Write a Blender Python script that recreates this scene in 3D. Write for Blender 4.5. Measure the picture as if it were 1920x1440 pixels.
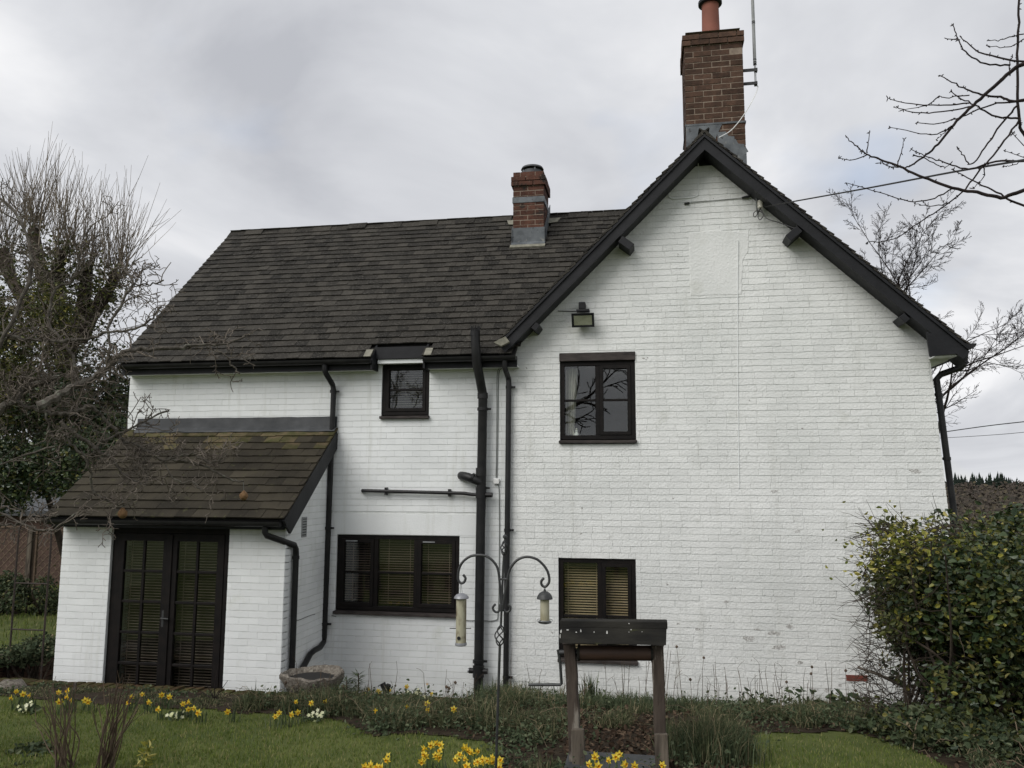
import bpy, math, random
import numpy as np
from mathutils import Vector, Matrix, Euler

for o in list(bpy.data.objects): bpy.data.objects.remove(o)
S = bpy.context.scene
COL = S.collection
R = math.radians

# ---------------------------------------------------------------- camera
# House facade lies in the plane y = 0, x runs along it to the right, z up.
FPX = 1500.0
YAW, PITCH, ROLL = R(9.8), R(7.1), R(.2)
CAM = np.array([0., -9.6, 2.55])
_f = np.array([-math.sin(YAW)*math.cos(PITCH), math.cos(YAW)*math.cos(PITCH), math.sin(PITCH)])
_r = np.array([math.cos(YAW), math.sin(YAW), 0.]); _u = np.cross(_r, _f)
_R = math.cos(ROLL)*_r + math.sin(ROLL)*_u; _U = -math.sin(ROLL)*_r + math.cos(ROLL)*_u
cam = bpy.data.cameras.new('camera'); cam.sensor_width = 36; cam.lens = 36*FPX/1920
cam.clip_start = .05; cam.clip_end = 3000
camo = bpy.data.objects.new('camera', cam); COL.objects.link(camo)
camo.matrix_world = Matrix(((_R[0], _U[0], -_f[0], CAM[0]), (_R[1], _U[1], -_f[1], CAM[1]), (_R[2], _U[2], -_f[2], CAM[2]), (0, 0, 0, 1)))
S.camera = camo
S.render.resolution_x = 1024; S.render.resolution_y = 768

# ---------------------------------------------------------------- world
SUN_DIR = Vector((-.55, -.75, .85)).normalized()
W = bpy.data.worlds.new('World'); S.world = W; W.use_nodes = True
nt = W.node_tree; nt.nodes.clear()
def wn(t, **k):
    n = nt.nodes.new(t)
    for a, b in k.items(): setattr(n, a, b)
    return n
L = nt.links.new
out = wn('ShaderNodeOutputWorld'); bg = wn('ShaderNodeBackground'); bg.inputs[1].default_value = 1.0
sky = wn('ShaderNodeTexSky', sky_type='NISHITA', sun_disc=False)
sky.sun_elevation = math.asin(SUN_DIR.z); sky.sun_rotation = math.atan2(SUN_DIR.x, SUN_DIR.y)
tc = wn('ShaderNodeTexCoord'); sep = wn('ShaderNodeSeparateXYZ'); L(tc.outputs['Generated'], sep.inputs[0])
zc = wn('ShaderNodeMath', operation='MAXIMUM'); L(sep.outputs[2], zc.inputs[0]); zc.inputs[1].default_value = 0
za = wn('ShaderNodeMath', operation='ADD'); L(zc.outputs[0], za.inputs[0]); za.inputs[1].default_value = .32
dv = wn('ShaderNodeVectorMath', operation='DIVIDE'); cb = wn('ShaderNodeCombineXYZ')
for i in range(3): L(za.outputs[0], cb.inputs[i])
L(tc.outputs['Generated'], dv.inputs[0]); L(cb.outputs[0], dv.inputs[1])
mp = wn('ShaderNodeMapping'); mp.inputs['Location'].default_value = (1.35, .2, .4); mp.inputs['Scale'].default_value = (1, 1, .6); L(dv.outputs[0], mp.inputs[0])
n1 = wn('ShaderNodeTexNoise'); n1.inputs['Scale'].default_value = 1.5; n1.inputs['Detail'].default_value = 6; n1.inputs['Roughness'].default_value = .52; n1.inputs['Distortion'].default_value = .5
L(mp.outputs[0], n1.inputs['Vector'])
cr = wn('ShaderNodeValToRGB'); L(n1.outputs[0], cr.inputs[0])
e = cr.color_ramp.elements
e[0].position = .30; e[0].color = (.36, .37, .40, 1)
e[1].position = .70; e[1].color = (.69, .69, .70, 1)
m_ = e.new(.50); m_.color = (.50, .51, .535, 1)
# blue gaps low down between the clouds
n2 = wn('ShaderNodeTexNoise'); n2.inputs['Scale'].default_value = 2.4; n2.inputs['Detail'].default_value = 3
L(mp.outputs[0], n2.inputs['Vector'])
gap = wn('ShaderNodeMapRange'); gap.inputs[1].default_value = .63; gap.inputs[2].default_value = .80; gap.inputs[4].default_value = .35; L(n2.outputs[0], gap.inputs[0])
skm = wn('ShaderNodeVectorMath', operation='SCALE'); skm.inputs['Scale'].default_value = .13; L(sky.outputs[0], skm.inputs[0])
mx = wn('ShaderNodeMix', data_type='RGBA'); L(gap.outputs[0], mx.inputs[0]); L(cr.outputs[0], mx.inputs[6]); L(skm.outputs[0], mx.inputs[7])
L(mx.outputs[2], bg.inputs[0]); L(bg.outputs[0], out.inputs[0])

# ---------------------------------------------------------------- sun through thin cloud
sl = bpy.data.lights.new('sun', 'SUN'); sl.energy = 1.5; sl.angle = R(40); sl.color = (1, .97, .93)
so = bpy.data.objects.new('sun', sl); COL.objects.link(so); so.rotation_euler = SUN_DIR.to_track_quat('Z', 'Y').to_euler()
S.view_settings.view_transform = 'Standard'; S.view_settings.look = 'None'; S.view_settings.gamma = 1
S.view_settings.use_curve_mapping = False; S.view_settings.exposure = .50
S.render.engine = 'CYCLES'
S.cycles.max_bounces = 6; S.cycles.transparent_max_bounces = 12

# ---------------------------------------------------------------- helpers
def at(px, py, Y):
    """point seen at a photo pixel on the plane y = Y"""
    d = (px-960)*_R - (py-720)*_U + FPX*_f
    return CAM + d*((Y-CAM[1])/d[1])
def solve(fn, lo, hi):
    a = fn(lo)
    for _ in range(50):
        m = (lo+hi)/2
        if (fn(m) > 0) == (a > 0): lo = m
        else: hi = m
    return lo
def off(p):
    v = Vector((0, 0, 0))
    while p is not None: v = v + p.location; p = p.parent
    return v
def tag(o, label=None, cat=None, group=None, kind=None):
    if label: o['label'] = label
    if cat: o['category'] = cat
    if group: o['group'] = group
    if kind: o['kind'] = kind
    return o
def thing(name, loc, label, cat, group=None):
    o = bpy.data.objects.new(name, None); COL.objects.link(o); o.location = loc; o.empty_display_size = .1
    return tag(o, label, cat, group)
def link(name, me, parent=None, mat=None):
    o = bpy.data.objects.new(name, me); COL.objects.link(o)
    if parent is not None: o.parent = parent
    return o
def np_mesh(name, V, F, mat, parent=None, smooth=False, kind=None):
    """V (n,3) array, F (m,k) int array; world coordinates"""
    V = np.asarray(V, dtype=np.float64); F = np.asarray(F, dtype=np.int32)
    if parent is not None: V = V - np.array(off(parent))
    me = bpy.data.meshes.new(name); k = F.shape[1]
    me.vertices.add(len(V)); me.vertices.foreach_set('co', V.astype(np.float32).ravel())
    me.loops.add(F.size); me.loops.foreach_set('vertex_index', F.ravel())
    me.polygons.add(len(F)); me.polygons.foreach_set('loop_start', np.arange(0, F.size, k, dtype=np.int32))
    me.polygons.foreach_set('loop_total', np.full(len(F), k, dtype=np.int32))
    me.polygons.foreach_set('use_smooth', np.full(len(F), bool(smooth)))
    me.update(calc_edges=True); me.materials.append(mat)
    o = link(name, me, parent)
    if kind: o['kind'] = kind
    return o

class MB:
    def __init__(s): s.v = []; s.f = []
    def add(s, vs, fs):
        b = len(s.v); s.v += [tuple(v) for v in vs]; s.f += [tuple(b+i for i in f) for f in fs]; return s
    def hexa(s, p):   # bottom loop 0-3, top loop 4-7
        return s.add(p, [(3, 2, 1, 0), (4, 5, 6, 7), (0, 1, 5, 4), (1, 2, 6, 5), (2, 3, 7, 6), (3, 0, 4, 7)])
    def box(s, x0, x1, y0, y1, z0, z1):
        return s.hexa([(x0, y0, z0), (x1, y0, z0), (x1, y1, z0), (x0, y1, z0), (x0, y0, z1), (x1, y0, z1), (x1, y1, z1), (x0, y1, z1)])
    def prism(s, poly, y0, y1):   # polygon of (x,z) seen from the front, counter-clockwise
        n = len(poly)
        return s.add([(x, y0, z) for x, z in poly]+[(x, y1, z) for x, z in poly],
                     [tuple(range(n)), tuple(range(2*n-1, n-1, -1))]+[(i, i+n, (i+1) % n+n, (i+1) % n) for i in range(n)])
    def ring(s, x0, x1, z0, z1, w, y0, y1, wb=None):
        wb = w if wb is None else wb
        o = [(x0, z0), (x1, z0), (x1, z1), (x0, z1)]; i = [(x0+w, z0+wb), (x1-w, z0+wb), (x1-w, z1-w), (x0+w, z1-w)]
        v = [(a, y0, b) for a, b in o]+[(a, y0, b) for a, b in i]+[(a, y1, b) for a, b in o]+[(a, y1, b) for a, b in i]
        f = []
        for k in range(4):
            j = (k+1) % 4
            f += [(k, j, 4+j, 4+k), (8+j, 8+k, 12+k, 12+j), (k, 8+k, 8+j, j), (4+k, 4+j, 12+j, 12+k)]
        return s.add(v, f)
    def tube(s, pts, r, k=8, cap=True):
        P = np.asarray(pts, float); n = len(P)
        rr = np.full(n, r, float) if np.isscalar(r) else np.asarray(r, float)
        T = np.gradient(P, axis=0); T /= np.linalg.norm(T, axis=1)[:, None]+1e-12
        a = np.array([0, 0, 1.]) if abs(T[0][2]) < .9 else np.array([1., 0, 0])
        N = np.cross(T[0], a); N /= np.linalg.norm(N)
        b = len(s.v); ang = np.arange(k)*2*math.pi/k
        for i in range(n):
            N = N-T[i]*(N@T[i]); N /= np.linalg.norm(N)+1e-12; B = np.cross(T[i], N)
            for c in ang: s.v.append(tuple(P[i]+rr[i]*(math.cos(c)*N+math.sin(c)*B)))
        for i in range(n-1):
            for j in range(k):
                q = (j+1) % k
                s.f.append((b+i*k+j, b+i*k+q, b+(i+1)*k+q, b+(i+1)*k+j))
        if cap:
            s.f.append(tuple(b+j for j in range(k-1, -1, -1))); s.f.append(tuple(b+(n-1)*k+j for j in range(k)))
        return s
    def lathe(s, c, prof, k=16, axis=(0, 0, 1)):
        ax = Vector(axis).normalized(); q = Vector((0, 0, 1)).rotation_difference(ax); b = len(s.v); c = Vector(c)
        for r, z in prof:
            for j in range(k):
                a = 2*math.pi*j/k; s.v.append(tuple(c+q @ Vector((r*math.cos(a), r*math.sin(a), z))))
        n = len(prof)
        for i in range(n-1):
            for j in range(k):
                w = (j+1) % k; s.f.append((b+i*k+j, b+i*k+w, b+(i+1)*k+w, b+(i+1)*k+j))
        s.f.append(tuple(b+j for j in range(k-1, -1, -1))); s.f.append(tuple(b+(n-1)*k+j for j in range(k)))
        return s
    def build(s, name, mat, parent=None, smooth=False, kind=None, bevel=0):
        o_ = off(parent) if parent is not None else Vector((0, 0, 0))
        me = bpy.data.meshes.new(name); me.from_pydata([(x-o_.x, y-o_.y, z-o_.z) for x, y, z in s.v], [], s.f); me.materials.append(mat)
        if smooth:
            me.polygons.foreach_set('use_smooth', [True]*len(me.polygons))
            me.set_sharp_from_angle(angle=R(40))
        o = link(name, me, parent)
        if kind: o['kind'] = kind
        if bevel:
            m = o.modifiers.new('bevel', 'BEVEL'); m.width = bevel; m.segments = 2; m.limit_method = 'ANGLE'
        return o

def spline(pts, n=5):
    P = np.asarray(pts, float)
    if len(P) < 3: return P
    Q = np.vstack([2*P[0]-P[1], P, 2*P[-1]-P[-2]]); o = []
    for i in range(1, len(Q)-2):
        for t in np.linspace(0, 1, n, endpoint=False):
            a, b, c, d = Q[i-1], Q[i], Q[i+1], Q[i+2]
            o.append(.5*((2*b)+(-a+c)*t+(2*a-5*b+4*c-d)*t*t+(-a+3*b-3*c+d)*t**3))
    o.append(P[-1]); return np.array(o)

# ---------------------------------------------------------------- materials (world-space noise, per-piece variation)
def mat(name, c1, c2=None, scale=4., rough=.8, bump=0., bscale=60., island=0., detail=6, lo=.35, hi=.65, metal=0., stretch=None,
        spots=None, transl=0., spec=.5, ramp=None, bdist=.01):
    m = bpy.data.materials.new(name); m.use_nodes = True; t = m.node_tree; N = t.nodes; l = t.links.new
    p = N['Principled BSDF']; p.inputs['Roughness'].default_value = rough; p.inputs['Metallic'].default_value = metal
    p.inputs['Specular IOR Level'].default_value = spec
    g = N.new('ShaderNodeNewGeometry'); pos = g.outputs['Position']
    if stretch:
        mpn = N.new('ShaderNodeMapping'); mpn.inputs['Scale'].default_value = stretch; l(pos, mpn.inputs[0]); pos = mpn.outputs[0]
    col = None
    if c2 is not None:
        n = N.new('ShaderNodeTexNoise'); n.inputs['Scale'].default_value = scale; n.inputs['Detail'].default_value = detail; l(pos, n.inputs['Vector'])
        c = N.new('ShaderNodeValToRGB'); c.color_ramp.elements[0].position = lo; c.color_ramp.elements[1].position = hi
        c.color_ramp.elements[0].color = (*c1, 1); c.color_ramp.elements[1].color = (*c2, 1); l(n.outputs[0], c.inputs[0]); col = c.outputs[0]
    rnd = None
    if island or ramp:
        oi = N.new('ShaderNodeObjectInfo'); a = N.new('ShaderNodeMath'); a.operation = 'ADD'; l(g.outputs['Random Per Island'], a.inputs[0]); l(oi.outputs['Random'], a.inputs[1])
        fr = N.new('ShaderNodeMath'); fr.operation = 'FRACT'; l(a.outputs[0], fr.inputs[0]); rnd = fr.outputs[0]
    if ramp:
        c = N.new('ShaderNodeValToRGB'); el = c.color_ramp.elements
        el[0].position = ramp[0][0]; el[0].color = (*ramp[0][1], 1); el[1].position = ramp[-1][0]; el[1].color = (*ramp[-1][1], 1)
        for q, cc in ramp[1:-1]: z = el.new(q); z.color = (*cc, 1)
        l(rnd, c.inputs[0]); col = c.outputs[0]
    if island:
        mr = N.new('ShaderNodeMapRange'); mr.inputs[3].default_value = 1-island; mr.inputs[4].default_value = 1+island; l(rnd, mr.inputs[0])
        sc = N.new('ShaderNodeVectorMath'); sc.operation = 'SCALE'; l(mr.outputs[0], sc.inputs['Scale'])
        if col is None: sc.inputs[0].default_value = c1
        else: l(col, sc.inputs[0])
        col = sc.outputs[0]
    if spots:
        for sp_ in spots:
            sscale, thr, width, scol = sp_[:4]; pos_ = pos
            if len(sp_) > 4: m2 = N.new('ShaderNodeMapping'); m2.inputs['Scale'].default_value = sp_[4]; l(g.outputs['Position'], m2.inputs[0]); pos_ = m2.outputs[0]
            n = N.new('ShaderNodeTexNoise'); n.inputs['Scale'].default_value = sscale; n.inputs['Detail'].default_value = 5; n.inputs['Roughness'].default_value = .65; l(pos_, n.inputs['Vector'])
            mr = N.new('ShaderNodeMapRange'); mr.inputs[1].default_value = thr; mr.inputs[2].default_value = thr+width; l(n.outputs[0], mr.inputs[0])
            x = N.new('ShaderNodeMix'); x.data_type = 'RGBA'; l(mr.outputs[0], x.inputs[0]); x.inputs[7].default_value = (*scol, 1)
            if col is None: x.inputs[6].default_value = (*c1, 1)
            else: l(col, x.inputs[6])
            col = x.outputs[2]
    if col is None: p.inputs['Base Color'].default_value = (*c1, 1)
    else: l(col, p.inputs['Base Color'])
    if bump:
        n = N.new('ShaderNodeTexNoise'); n.inputs['Scale'].default_value = bscale; n.inputs['Detail'].default_value = 4; l(pos, n.inputs['Vector'])
        b = N.new('ShaderNodeBump'); b.inputs['Strength'].default_value = bump; b.inputs['Distance'].default_value = bdist; l(n.outputs[0], b.inputs['Height']); l(b.outputs[0], p.inputs['Normal'])
    if transl:
        tr = N.new('ShaderNodeBsdfTranslucent'); ms = N.new('ShaderNodeMixShader'); ms.inputs[0].default_value = transl
        if col is None: tr.inputs[0].default_value = (*c1, 1)
        else: l(col, tr.inputs[0])
        l(p.outputs[0], ms.inputs[1]); l(tr.outputs[0], ms.inputs[2]); l(ms.outputs[0], N['Material Output'].inputs[0])
    return m
def glass_mat(name, tint=(1, 1, 1), rough=.0):
    m = bpy.data.materials.new(name); m.use_nodes = True; t = m.node_tree; N = t.nodes; l = t.links.new; N.clear()
    o = N.new('ShaderNodeOutputMaterial'); tr = N.new('ShaderNodeBsdfTransparent'); tr.inputs[0].default_value = (*tint, 1)
    gl = N.new('ShaderNodeBsdfGlossy'); gl.inputs['Roughness'].default_value = rough; lw_ = N.new('ShaderNodeLayerWeight'); pw = N.new('ShaderNodeMath'); pw.operation = 'POWER'; pw.inputs[1].default_value = 5; l(lw_.outputs['Facing'], pw.inputs[0])
    fr = N.new('ShaderNodeMapRange'); fr.inputs[3].default_value = .075; fr.inputs[4].default_value = 1; l(pw.outputs[0], fr.inputs[0])
    ms = N.new('ShaderNodeMixShader'); l(fr.outputs[0], ms.inputs[0]); l(tr.outputs[0], ms.inputs[1]); l(gl.outputs[0], ms.inputs[2]); l(ms.outputs[0], o.inputs[0])
    return m

M = {}
M['white_old'] = mat('old_white_paint', (.72, .735, .715), (.82, .83, .81), 1.1, .75, .6, 40, .04, spots=[(9, .675, .03, (.34, .33, .31)), (60, .71, .05, (.45, .44, .41)), (2.6, .60, .15, (.64, .65, .61)), (1., .56, .16, (.67, .68, .65), (6, 6, .6))], bdist=.012)
M['white'] = mat('white_paint', (.74, .76, .755), (.83, .85, .845), 1.3, .7, .35, 60, .035, spots=[(40, .74, .05, (.5, .5, .47)), (2.2, .60, .18, (.66, .68, .63)), (1., .56, .16, (.68, .695, .665), (7, 7, .6))], bdist=.008)
M['white_joint'] = mat('painted_mortar', (.60, .62, .60), (.72, .735, .72), 8, .85, .6, 60)
M['render'] = mat('painted_render', (.68, .695, .67), (.77, .78, .755), 5, .75, .7, 14, bdist=.02, spots=[(12, .70, .03, (.42, .42, .39))])
M['tile'] = mat('roof_tile', (.026, .0235, .0195), (.036, .0325, .027), 3, .9, .9, 60, .55, spots=[(34, .56, .10, (.082, .077, .066)), (90, .58, .07, (.115, .11, .095))], spec=.25)
M['ptile'] = mat('porch_tile', (.025, .0215, .0155), (.042, .036, .025), 2.5, .9, .8, 50, .3, spots=[(14, .60, .12, (.060, .060, .028)), (50, .62, .08, (.07, .06, .045))], spec=.2)
M['mosstile'] = mat('mossy_tile', (.060, .060, .026), (.115, .090, .055), 9, .95, .6, 40, .3, spots=[(25, .58, .1, (.03, .03, .022))], spec=.1)
M['underlay'] = mat('roof_underlay', (.012, .011, .010), rough=.9)
M['black'] = mat('black_paint', (.008, .0085, .010), (.015, .0155, .018), 6, .55, .15, 40, spec=.3)
M['plastic'] = mat('black_plastic', (.012, .012, .013), (.021, .021, .021), 9, .45, .1, 30, spec=.3)
M['frame'] = mat('dark_stained_wood', (.0045, .0038, .0036), (.010, .0075, .0065), 12, .6, .3, 80, spec=.2)
M['weathered'] = mat('weathered_dark_wood', (.014, .010, .009), (.05, .04, .036), 18, .75, .5, 70, stretch=(.3, 1, 1))
M['lead'] = mat('lead_sheet', (.065, .074, .082), (.14, .155, .165), 7, .65, .5, 14, spots=[(11, .62, .1, (.22, .22, .2)), (16, .60, .08, (.03, .03, .032))])
M['leadd'] = mat('lead_flashing', (.028, .031, .034), (.055, .058, .062), 5, .6, .6, 10)
M['cement'] = mat('cement_fillet', (.17, .165, .13), (.26, .25, .20), 15, .9, .5, 40)
M['brick'] = mat('chimney_brick', (.058, .036, .026), (.095, .055, .038), 14, .9, .6, 70, .3, spots=[(7, .6, .2, (.055, .034, .026))], spec=.2)
M['brick2'] = mat('sooty_brick', (.075, .036, .026), (.115, .053, .037), 10, .9, .6, 70, .3, spots=[(5, .50, .12, (.028, .023, .02)), (30, .6, .1, (.14, .11, .09))], spec=.2)
M['redbrick'] = mat('bare_red_brick', (.19, .045, .03), (.13, .04, .028), 30, .9, .5, 80)
M['mortar'] = mat('mortar', (.20, .155, .12), (.28, .225, .175), 20, .95, .5, 60)
M['terracotta'] = mat('terracotta', (.24, .085, .055), (.19, .068, .045), 5, .8, .2, 40)
M['glass'] = glass_mat('window_glass', (.93, .95, .93))
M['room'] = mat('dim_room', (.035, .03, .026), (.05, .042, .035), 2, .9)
M['blind'] = mat('brown_blind', (.25, .175, .15), (.32, .225, .19), 6, .5)
M['blindy'] = mat('straw_blind', (.48, .365, .23), (.56, .43, .28), 5, .6)
M['blindd'] = mat('dim_door_blind', (.16, .125, .108), (.21, .165, .142), 6, .5)
M['blindw'] = mat('pale_blind', (.5, .47, .38), (.6, .56, .45), 5, .6)
M['curtain'] = mat('pale_curtain', (.5, .48, .42), (.6, .57, .5), 20, .9)
M['steel'] = mat('galvanised_steel', (.30, .31, .32), (.4, .41, .42), 20, .45, metal=.7)
M['vent'] = mat('grey_vent', (.25, .26, .26), (.32, .33, .33), 20, .7)
M['whiteplastic'] = mat('white_plastic', (.75, .76, .74), (.8, .8, .78), 9, .45)
M['ceramic'] = mat('glazed_ceramic', (.55, .53, .45), (.66, .64, .56), 20, .3)
M['lamp_glass'] = mat('floodlight_lens', (.42, .40, .32), (.5, .48, .4), 12, .25)
M['cable'] = mat('black_cable', (.012, .012, .012), rough=.6)
M['greycable'] = mat('grey_cable', (.16, .17, .16), rough=.7)
M['greyblack'] = mat('dark_galvanised', (.02, .021, .022), (.04, .041, .042), 20, .5)
# ================================================================ THE COTTAGE
rng = np.random.default_rng(7)
house = thing('cottage', (0, 0, 0), 'white painted brick cottage with dark tiled roofs and two brick chimneys', 'house')

YB = -.28                                   # front of the bargeboards
A = at(1320, 243, YB); xa, za = A[0], A[2]
pl = at(965, 604, YB); pr = at(1818, 643, YB)
sL = (za-pl[2])/(xa-pl[0]); sR = (za-pr[2])/(pr[0]-xa)
xl, xr = at(936, 640, YB)[0], pr[0]
XJ = at(953, 900, 0)[0]                     # joint between wing and gable wall
XW = at(241, 760, 0)[0]                     # left end of the wing
XG0, XG1 = at(1741, 626, 0)[0], at(1778, 945, 0)[0]   # battered right corner
def xright(z): return XG0+(XG1-XG0)*(3.99-z)/(3.99-2.2) if z > 1.2 else XG0+(XG1-XG0)*(3.99-1.2)/(3.99-2.2)
ZE, ZR, YR, YE = 4.08, 6.70, 2.45, -.25     # wing eave and ridge
wp = math.atan2(ZR-ZE, YR-YE)

# ---------------------------------------------------------------- brickwork
_g = [(i, j) for j in range(3) for i in range(5)]
_per = [0, 1, 2, 3, 4, 9, 14, 13, 12, 11, 10, 5]
BF = [(j*5+i, j*5+i+1, (j+1)*5+i+1, (j+1)*5+i) for j in range(2) for i in range(4)]
BF += [(_per[(k+1) % 12], _per[k], 15+k, 15+(k+1) % 12) for k in range(12)]
BF = np.array(BF)
def brick_v(w, h, proud, rough, rng):
    V = np.zeros((27, 3))
    for n, (i, j) in enumerate(_g):
        edge = i in (0, 4) or j in (0, 2)
        x, z = w*i/4, h*j/2
        ch = .0022 if rough > .001 else .0006
        if i == 0: x += ch
        if i == 4: x -= ch
        if j == 0: z += ch*.7
        if j == 2: z -= ch*.7
        V[n] = (x+rng.normal(0, rough*.5), -(proud-(.0012 if edge else 0)*(rough > .001))+rng.normal(0, rough*.16), z+rng.normal(0, rough*1.5)*(j != 1))
    V[:15, 1] += rng.normal(0, rough*.6)
    V[:15, 1] += (V[:15, 0]/max(w, .01)-.5)*rng.normal(0, rough*.4)+(V[:15, 2]/max(h, .01)-.5)*rng.normal(0, rough*.4)
    for k, q in enumerate(_per): V[15+k] = (V[q][0]*1.0+(-.002 if V[q][0] < w/2 else .002), .004, V[q][2]+(-.001 if V[q][2] < h/2 else .001))
    return V
def carve(s0, s1, za_, zb_, opens):
    """rectangles left of [s0,s1]x[za,zb] once the openings are cut away"""
    opens = [o for o in opens if o[2] < zb_ and o[3] > za_]
    cuts = sorted({s0, s1, *[c for o in opens for c in (o[0], o[1]) if s0 < c < s1]}); res = []
    for a, b in zip(cuts, cuts[1:]):
        m = (a+b)/2; z0, z1 = za_, zb_; full = True
        for o in opens:
            if o[0] < m < o[1] and o[2] < z1 and o[3] > z0:
                if o[2] <= z0 and o[3] >= z1: full = False; break
                if o[2] > z0: z1 = o[2]
                else: z0 = o[3]
        if full and z1-z0 > .010 and b-a > .012: res.append((a, b, z0, z1))
    return res
def brick_wall(name, span, z0, n, opens, tf, mats, seed, rough=.0, proud=.006, joint=.008, vjoint=.006, headers=0., indiv=None, thick=.22, skip=None, label=None):
    """tf maps (s, depth, z) to the world; depth < 0 is towards the viewer"""
    rg = np.random.default_rng(seed); ch = .075
    back = MB(); VS, FS = [], []; singles = []
    for c in range(n):
        za_ = z0+c*ch; zb_ = za_+ch; a, b = span((za_+zb_)/2)
        if b-a < .05: continue
        for (p, q, r0, r1) in carve(a, b, za_, zb_, opens):
            P = [tf(p, 0, r0), tf(q, 0, r0), tf(q, thick, r0), tf(p, thick, r0), tf(p, 0, r1), tf(q, 0, r1), tf(q, thick, r1), tf(p, thick, r1)]
            back.hexa(P)
        x = a-(.112 if c % 2 else 0)-rg.uniform(0, .03 if headers else .004)
        while x < b:
            w = .225+(rg.normal(0, .006) if headers else 0)
            if headers and rg.random() < headers: w = .115
            s0_, s1_ = max(x, a), min(x+w, b); x += w
            if s1_-s0_ < .03: continue
            for (p, q, r0, r1) in carve(s0_, s1_, za_, zb_, opens):
                if skip and skip((p+q)/2, (r0+r1)/2): continue
                jj = joint*rg.uniform(.7, 1.4) if headers else joint
                bw, bh = q-p-vjoint, r1-r0-jj
                if bw < .01 or bh < .006: continue
                if indiv and abs(w-.225) < .03 and q-p > .21 and r1-r0 > .07 and indiv((p+q)/2, (r0+r1)/2):
                    singles.append((p+vjoint/2, r0+jj/2)); continue
                V = brick_v(bw, bh, proud, rough if bh > .03 else rough*.3, rg)
                V = np.array([tf(p+vjoint/2+u, d, r0+jj/2+z) for u, d, z in V])
                FS.append(BF+27*len(VS)); VS.append(V)
    wall = back.build(name, M['white_joint'], house)
    if label: wall['label'] = label
    if VS: np_mesh('bricks', np.vstack(VS), np.vstack(FS), mats, wall, kind='stuff')
    if singles:
        var = []
        for k in range(14):
            V = brick_v(.225-vjoint, .075-joint, proud, rough, rg); T0 = np.array(tf(0, 0, 0))
            V = np.array([tf(u, d, z) for u, d, z in V])-T0
            me = bpy.data.meshes.new('brick'); me.from_pydata(V.tolist(), [], BF.tolist()); me.materials.append(mats); var.append(me)
        for k, (s, z) in enumerate(singles):
            o = link('brick', var[rg.integers(14)], wall); o.location = Vector(tf(s, 0, z))-off(wall)
    return wall
front = lambda Y: (lambda s, d, z: (s, Y+d, z))

# openings (x0, x1, z0, z1)
def rect(px0, py0, px1, py1, Y=0):
    a, b = at(px0, py0, Y), at(px1, py1, Y); return (a[0], b[0], b[2], a[2])
W_UP = rect(1049.5, 663, 1193, 831); W_LOW = rect(1047, 1046, 1195, 1246); W_BIG = rect(632, 1002, 860, 1158); W_SM = rect(717, 681, 804, 785)

z_g = lambda z: (xa-(za-.30-z)/sL, min(xa+(za-.30-z)/sR, xright(z)))
def gspan(z):
    a, b = z_g(z); return (max(a-.13, XJ), min(b+.13, xright(z)))
ncg = int((za-.30+.05)/.075)
PATCH = rect(1291, 432, 1390, 556)
gw = brick_wall('gable_wall', gspan, -.05, ncg, [W_UP, W_LOW], front(0), M['white_old'], 3, rough=.0010, proud=.0054, joint=.0080, vjoint=.0020, headers=.22,
                indiv=lambda x, z: x > .05 and .95 < z < 2.05)
wing_top = ZE-.06
LINT = rect(618, 962, 893, 1000)
brick_wall('wing_wall', lambda z: (XW, XJ), -.05, int((wing_top+.05)/.075)+1, [W_BIG, W_SM], front(.004), M['white'], 4, rough=.0006, proud=.0050, joint=.0082, vjoint=.0007,
           skip=lambda x, z: LINT[0] < x < LINT[1] and LINT[2]-.01 < z < LINT[3]+.01)
mb = MB(); mb.box(LINT[0]-.02, LINT[1]+.02, -.004, .01, LINT[2]-.03, LINT[3]-.002); mb.build('render_band', M['white'], house)

# ---------------------------------------------------------------- porch walls
YP = -1.17
PX0, PX1 = at(109, 1140, YP)[0], at(530.5, 1150, YP)[0]
DOOR = (at(210, 1000, YP)[0], at(431, 1000, YP)[0], .02, at(300, 989, YP)[2])
PZE, PZT, PYE, PYT = 2.15, 3.20, -1.42, -.03      # porch roof: eave and top
pp = math.atan2(PZT-PZE, PYT-PYE)
proof = lambda y: PZE+(y-PYE)*math.tan(pp)
ptop = at(300, 990, YP)[2]+.02
brick_wall('porch_wall', lambda z: (PX0, PX1), -.05, int((ptop+.05)/.075)+1, [DOOR], front(YP), M['white'], 5, rough=.0006, proud=.0050, joint=.0082, vjoint=.0007, indiv=lambda x, z: True, thick=.1)
def pspan(z):
    y0 = YP+.1 if z < proof(YP)-.1 else PYE+(z+.1-PZE)/math.tan(pp); return (max(y0, YP+.1), -.002)
def side(s, d, z): return (PX1-d, s, z)
brick_wall('porch_side_wall', lambda z: (YP+.002, pspan(z)[1]) if z < proof(YP)-.1 else pspan(z), -.05, int((PZT-.1)/.075), [], side, M['white'], 6, rough=.0006, proud=.0050, joint=.0082, vjoint=.0007, thick=.1)
mb = MB(); mb.hexa([(PX0, YP+.1, -.05), (PX0+.1, YP+.1, -.05), (PX0+.1, 0, -.05), (PX0, 0, -.05), (PX0, YP+.1, proof(YP)-.1), (PX0+.1, YP+.1, proof(YP)-.1), (PX0+.1, 0, PZT-.12), (PX0, 0, PZT-.12)])
mb.build('porch_end_wall', M['white'], house)
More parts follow.
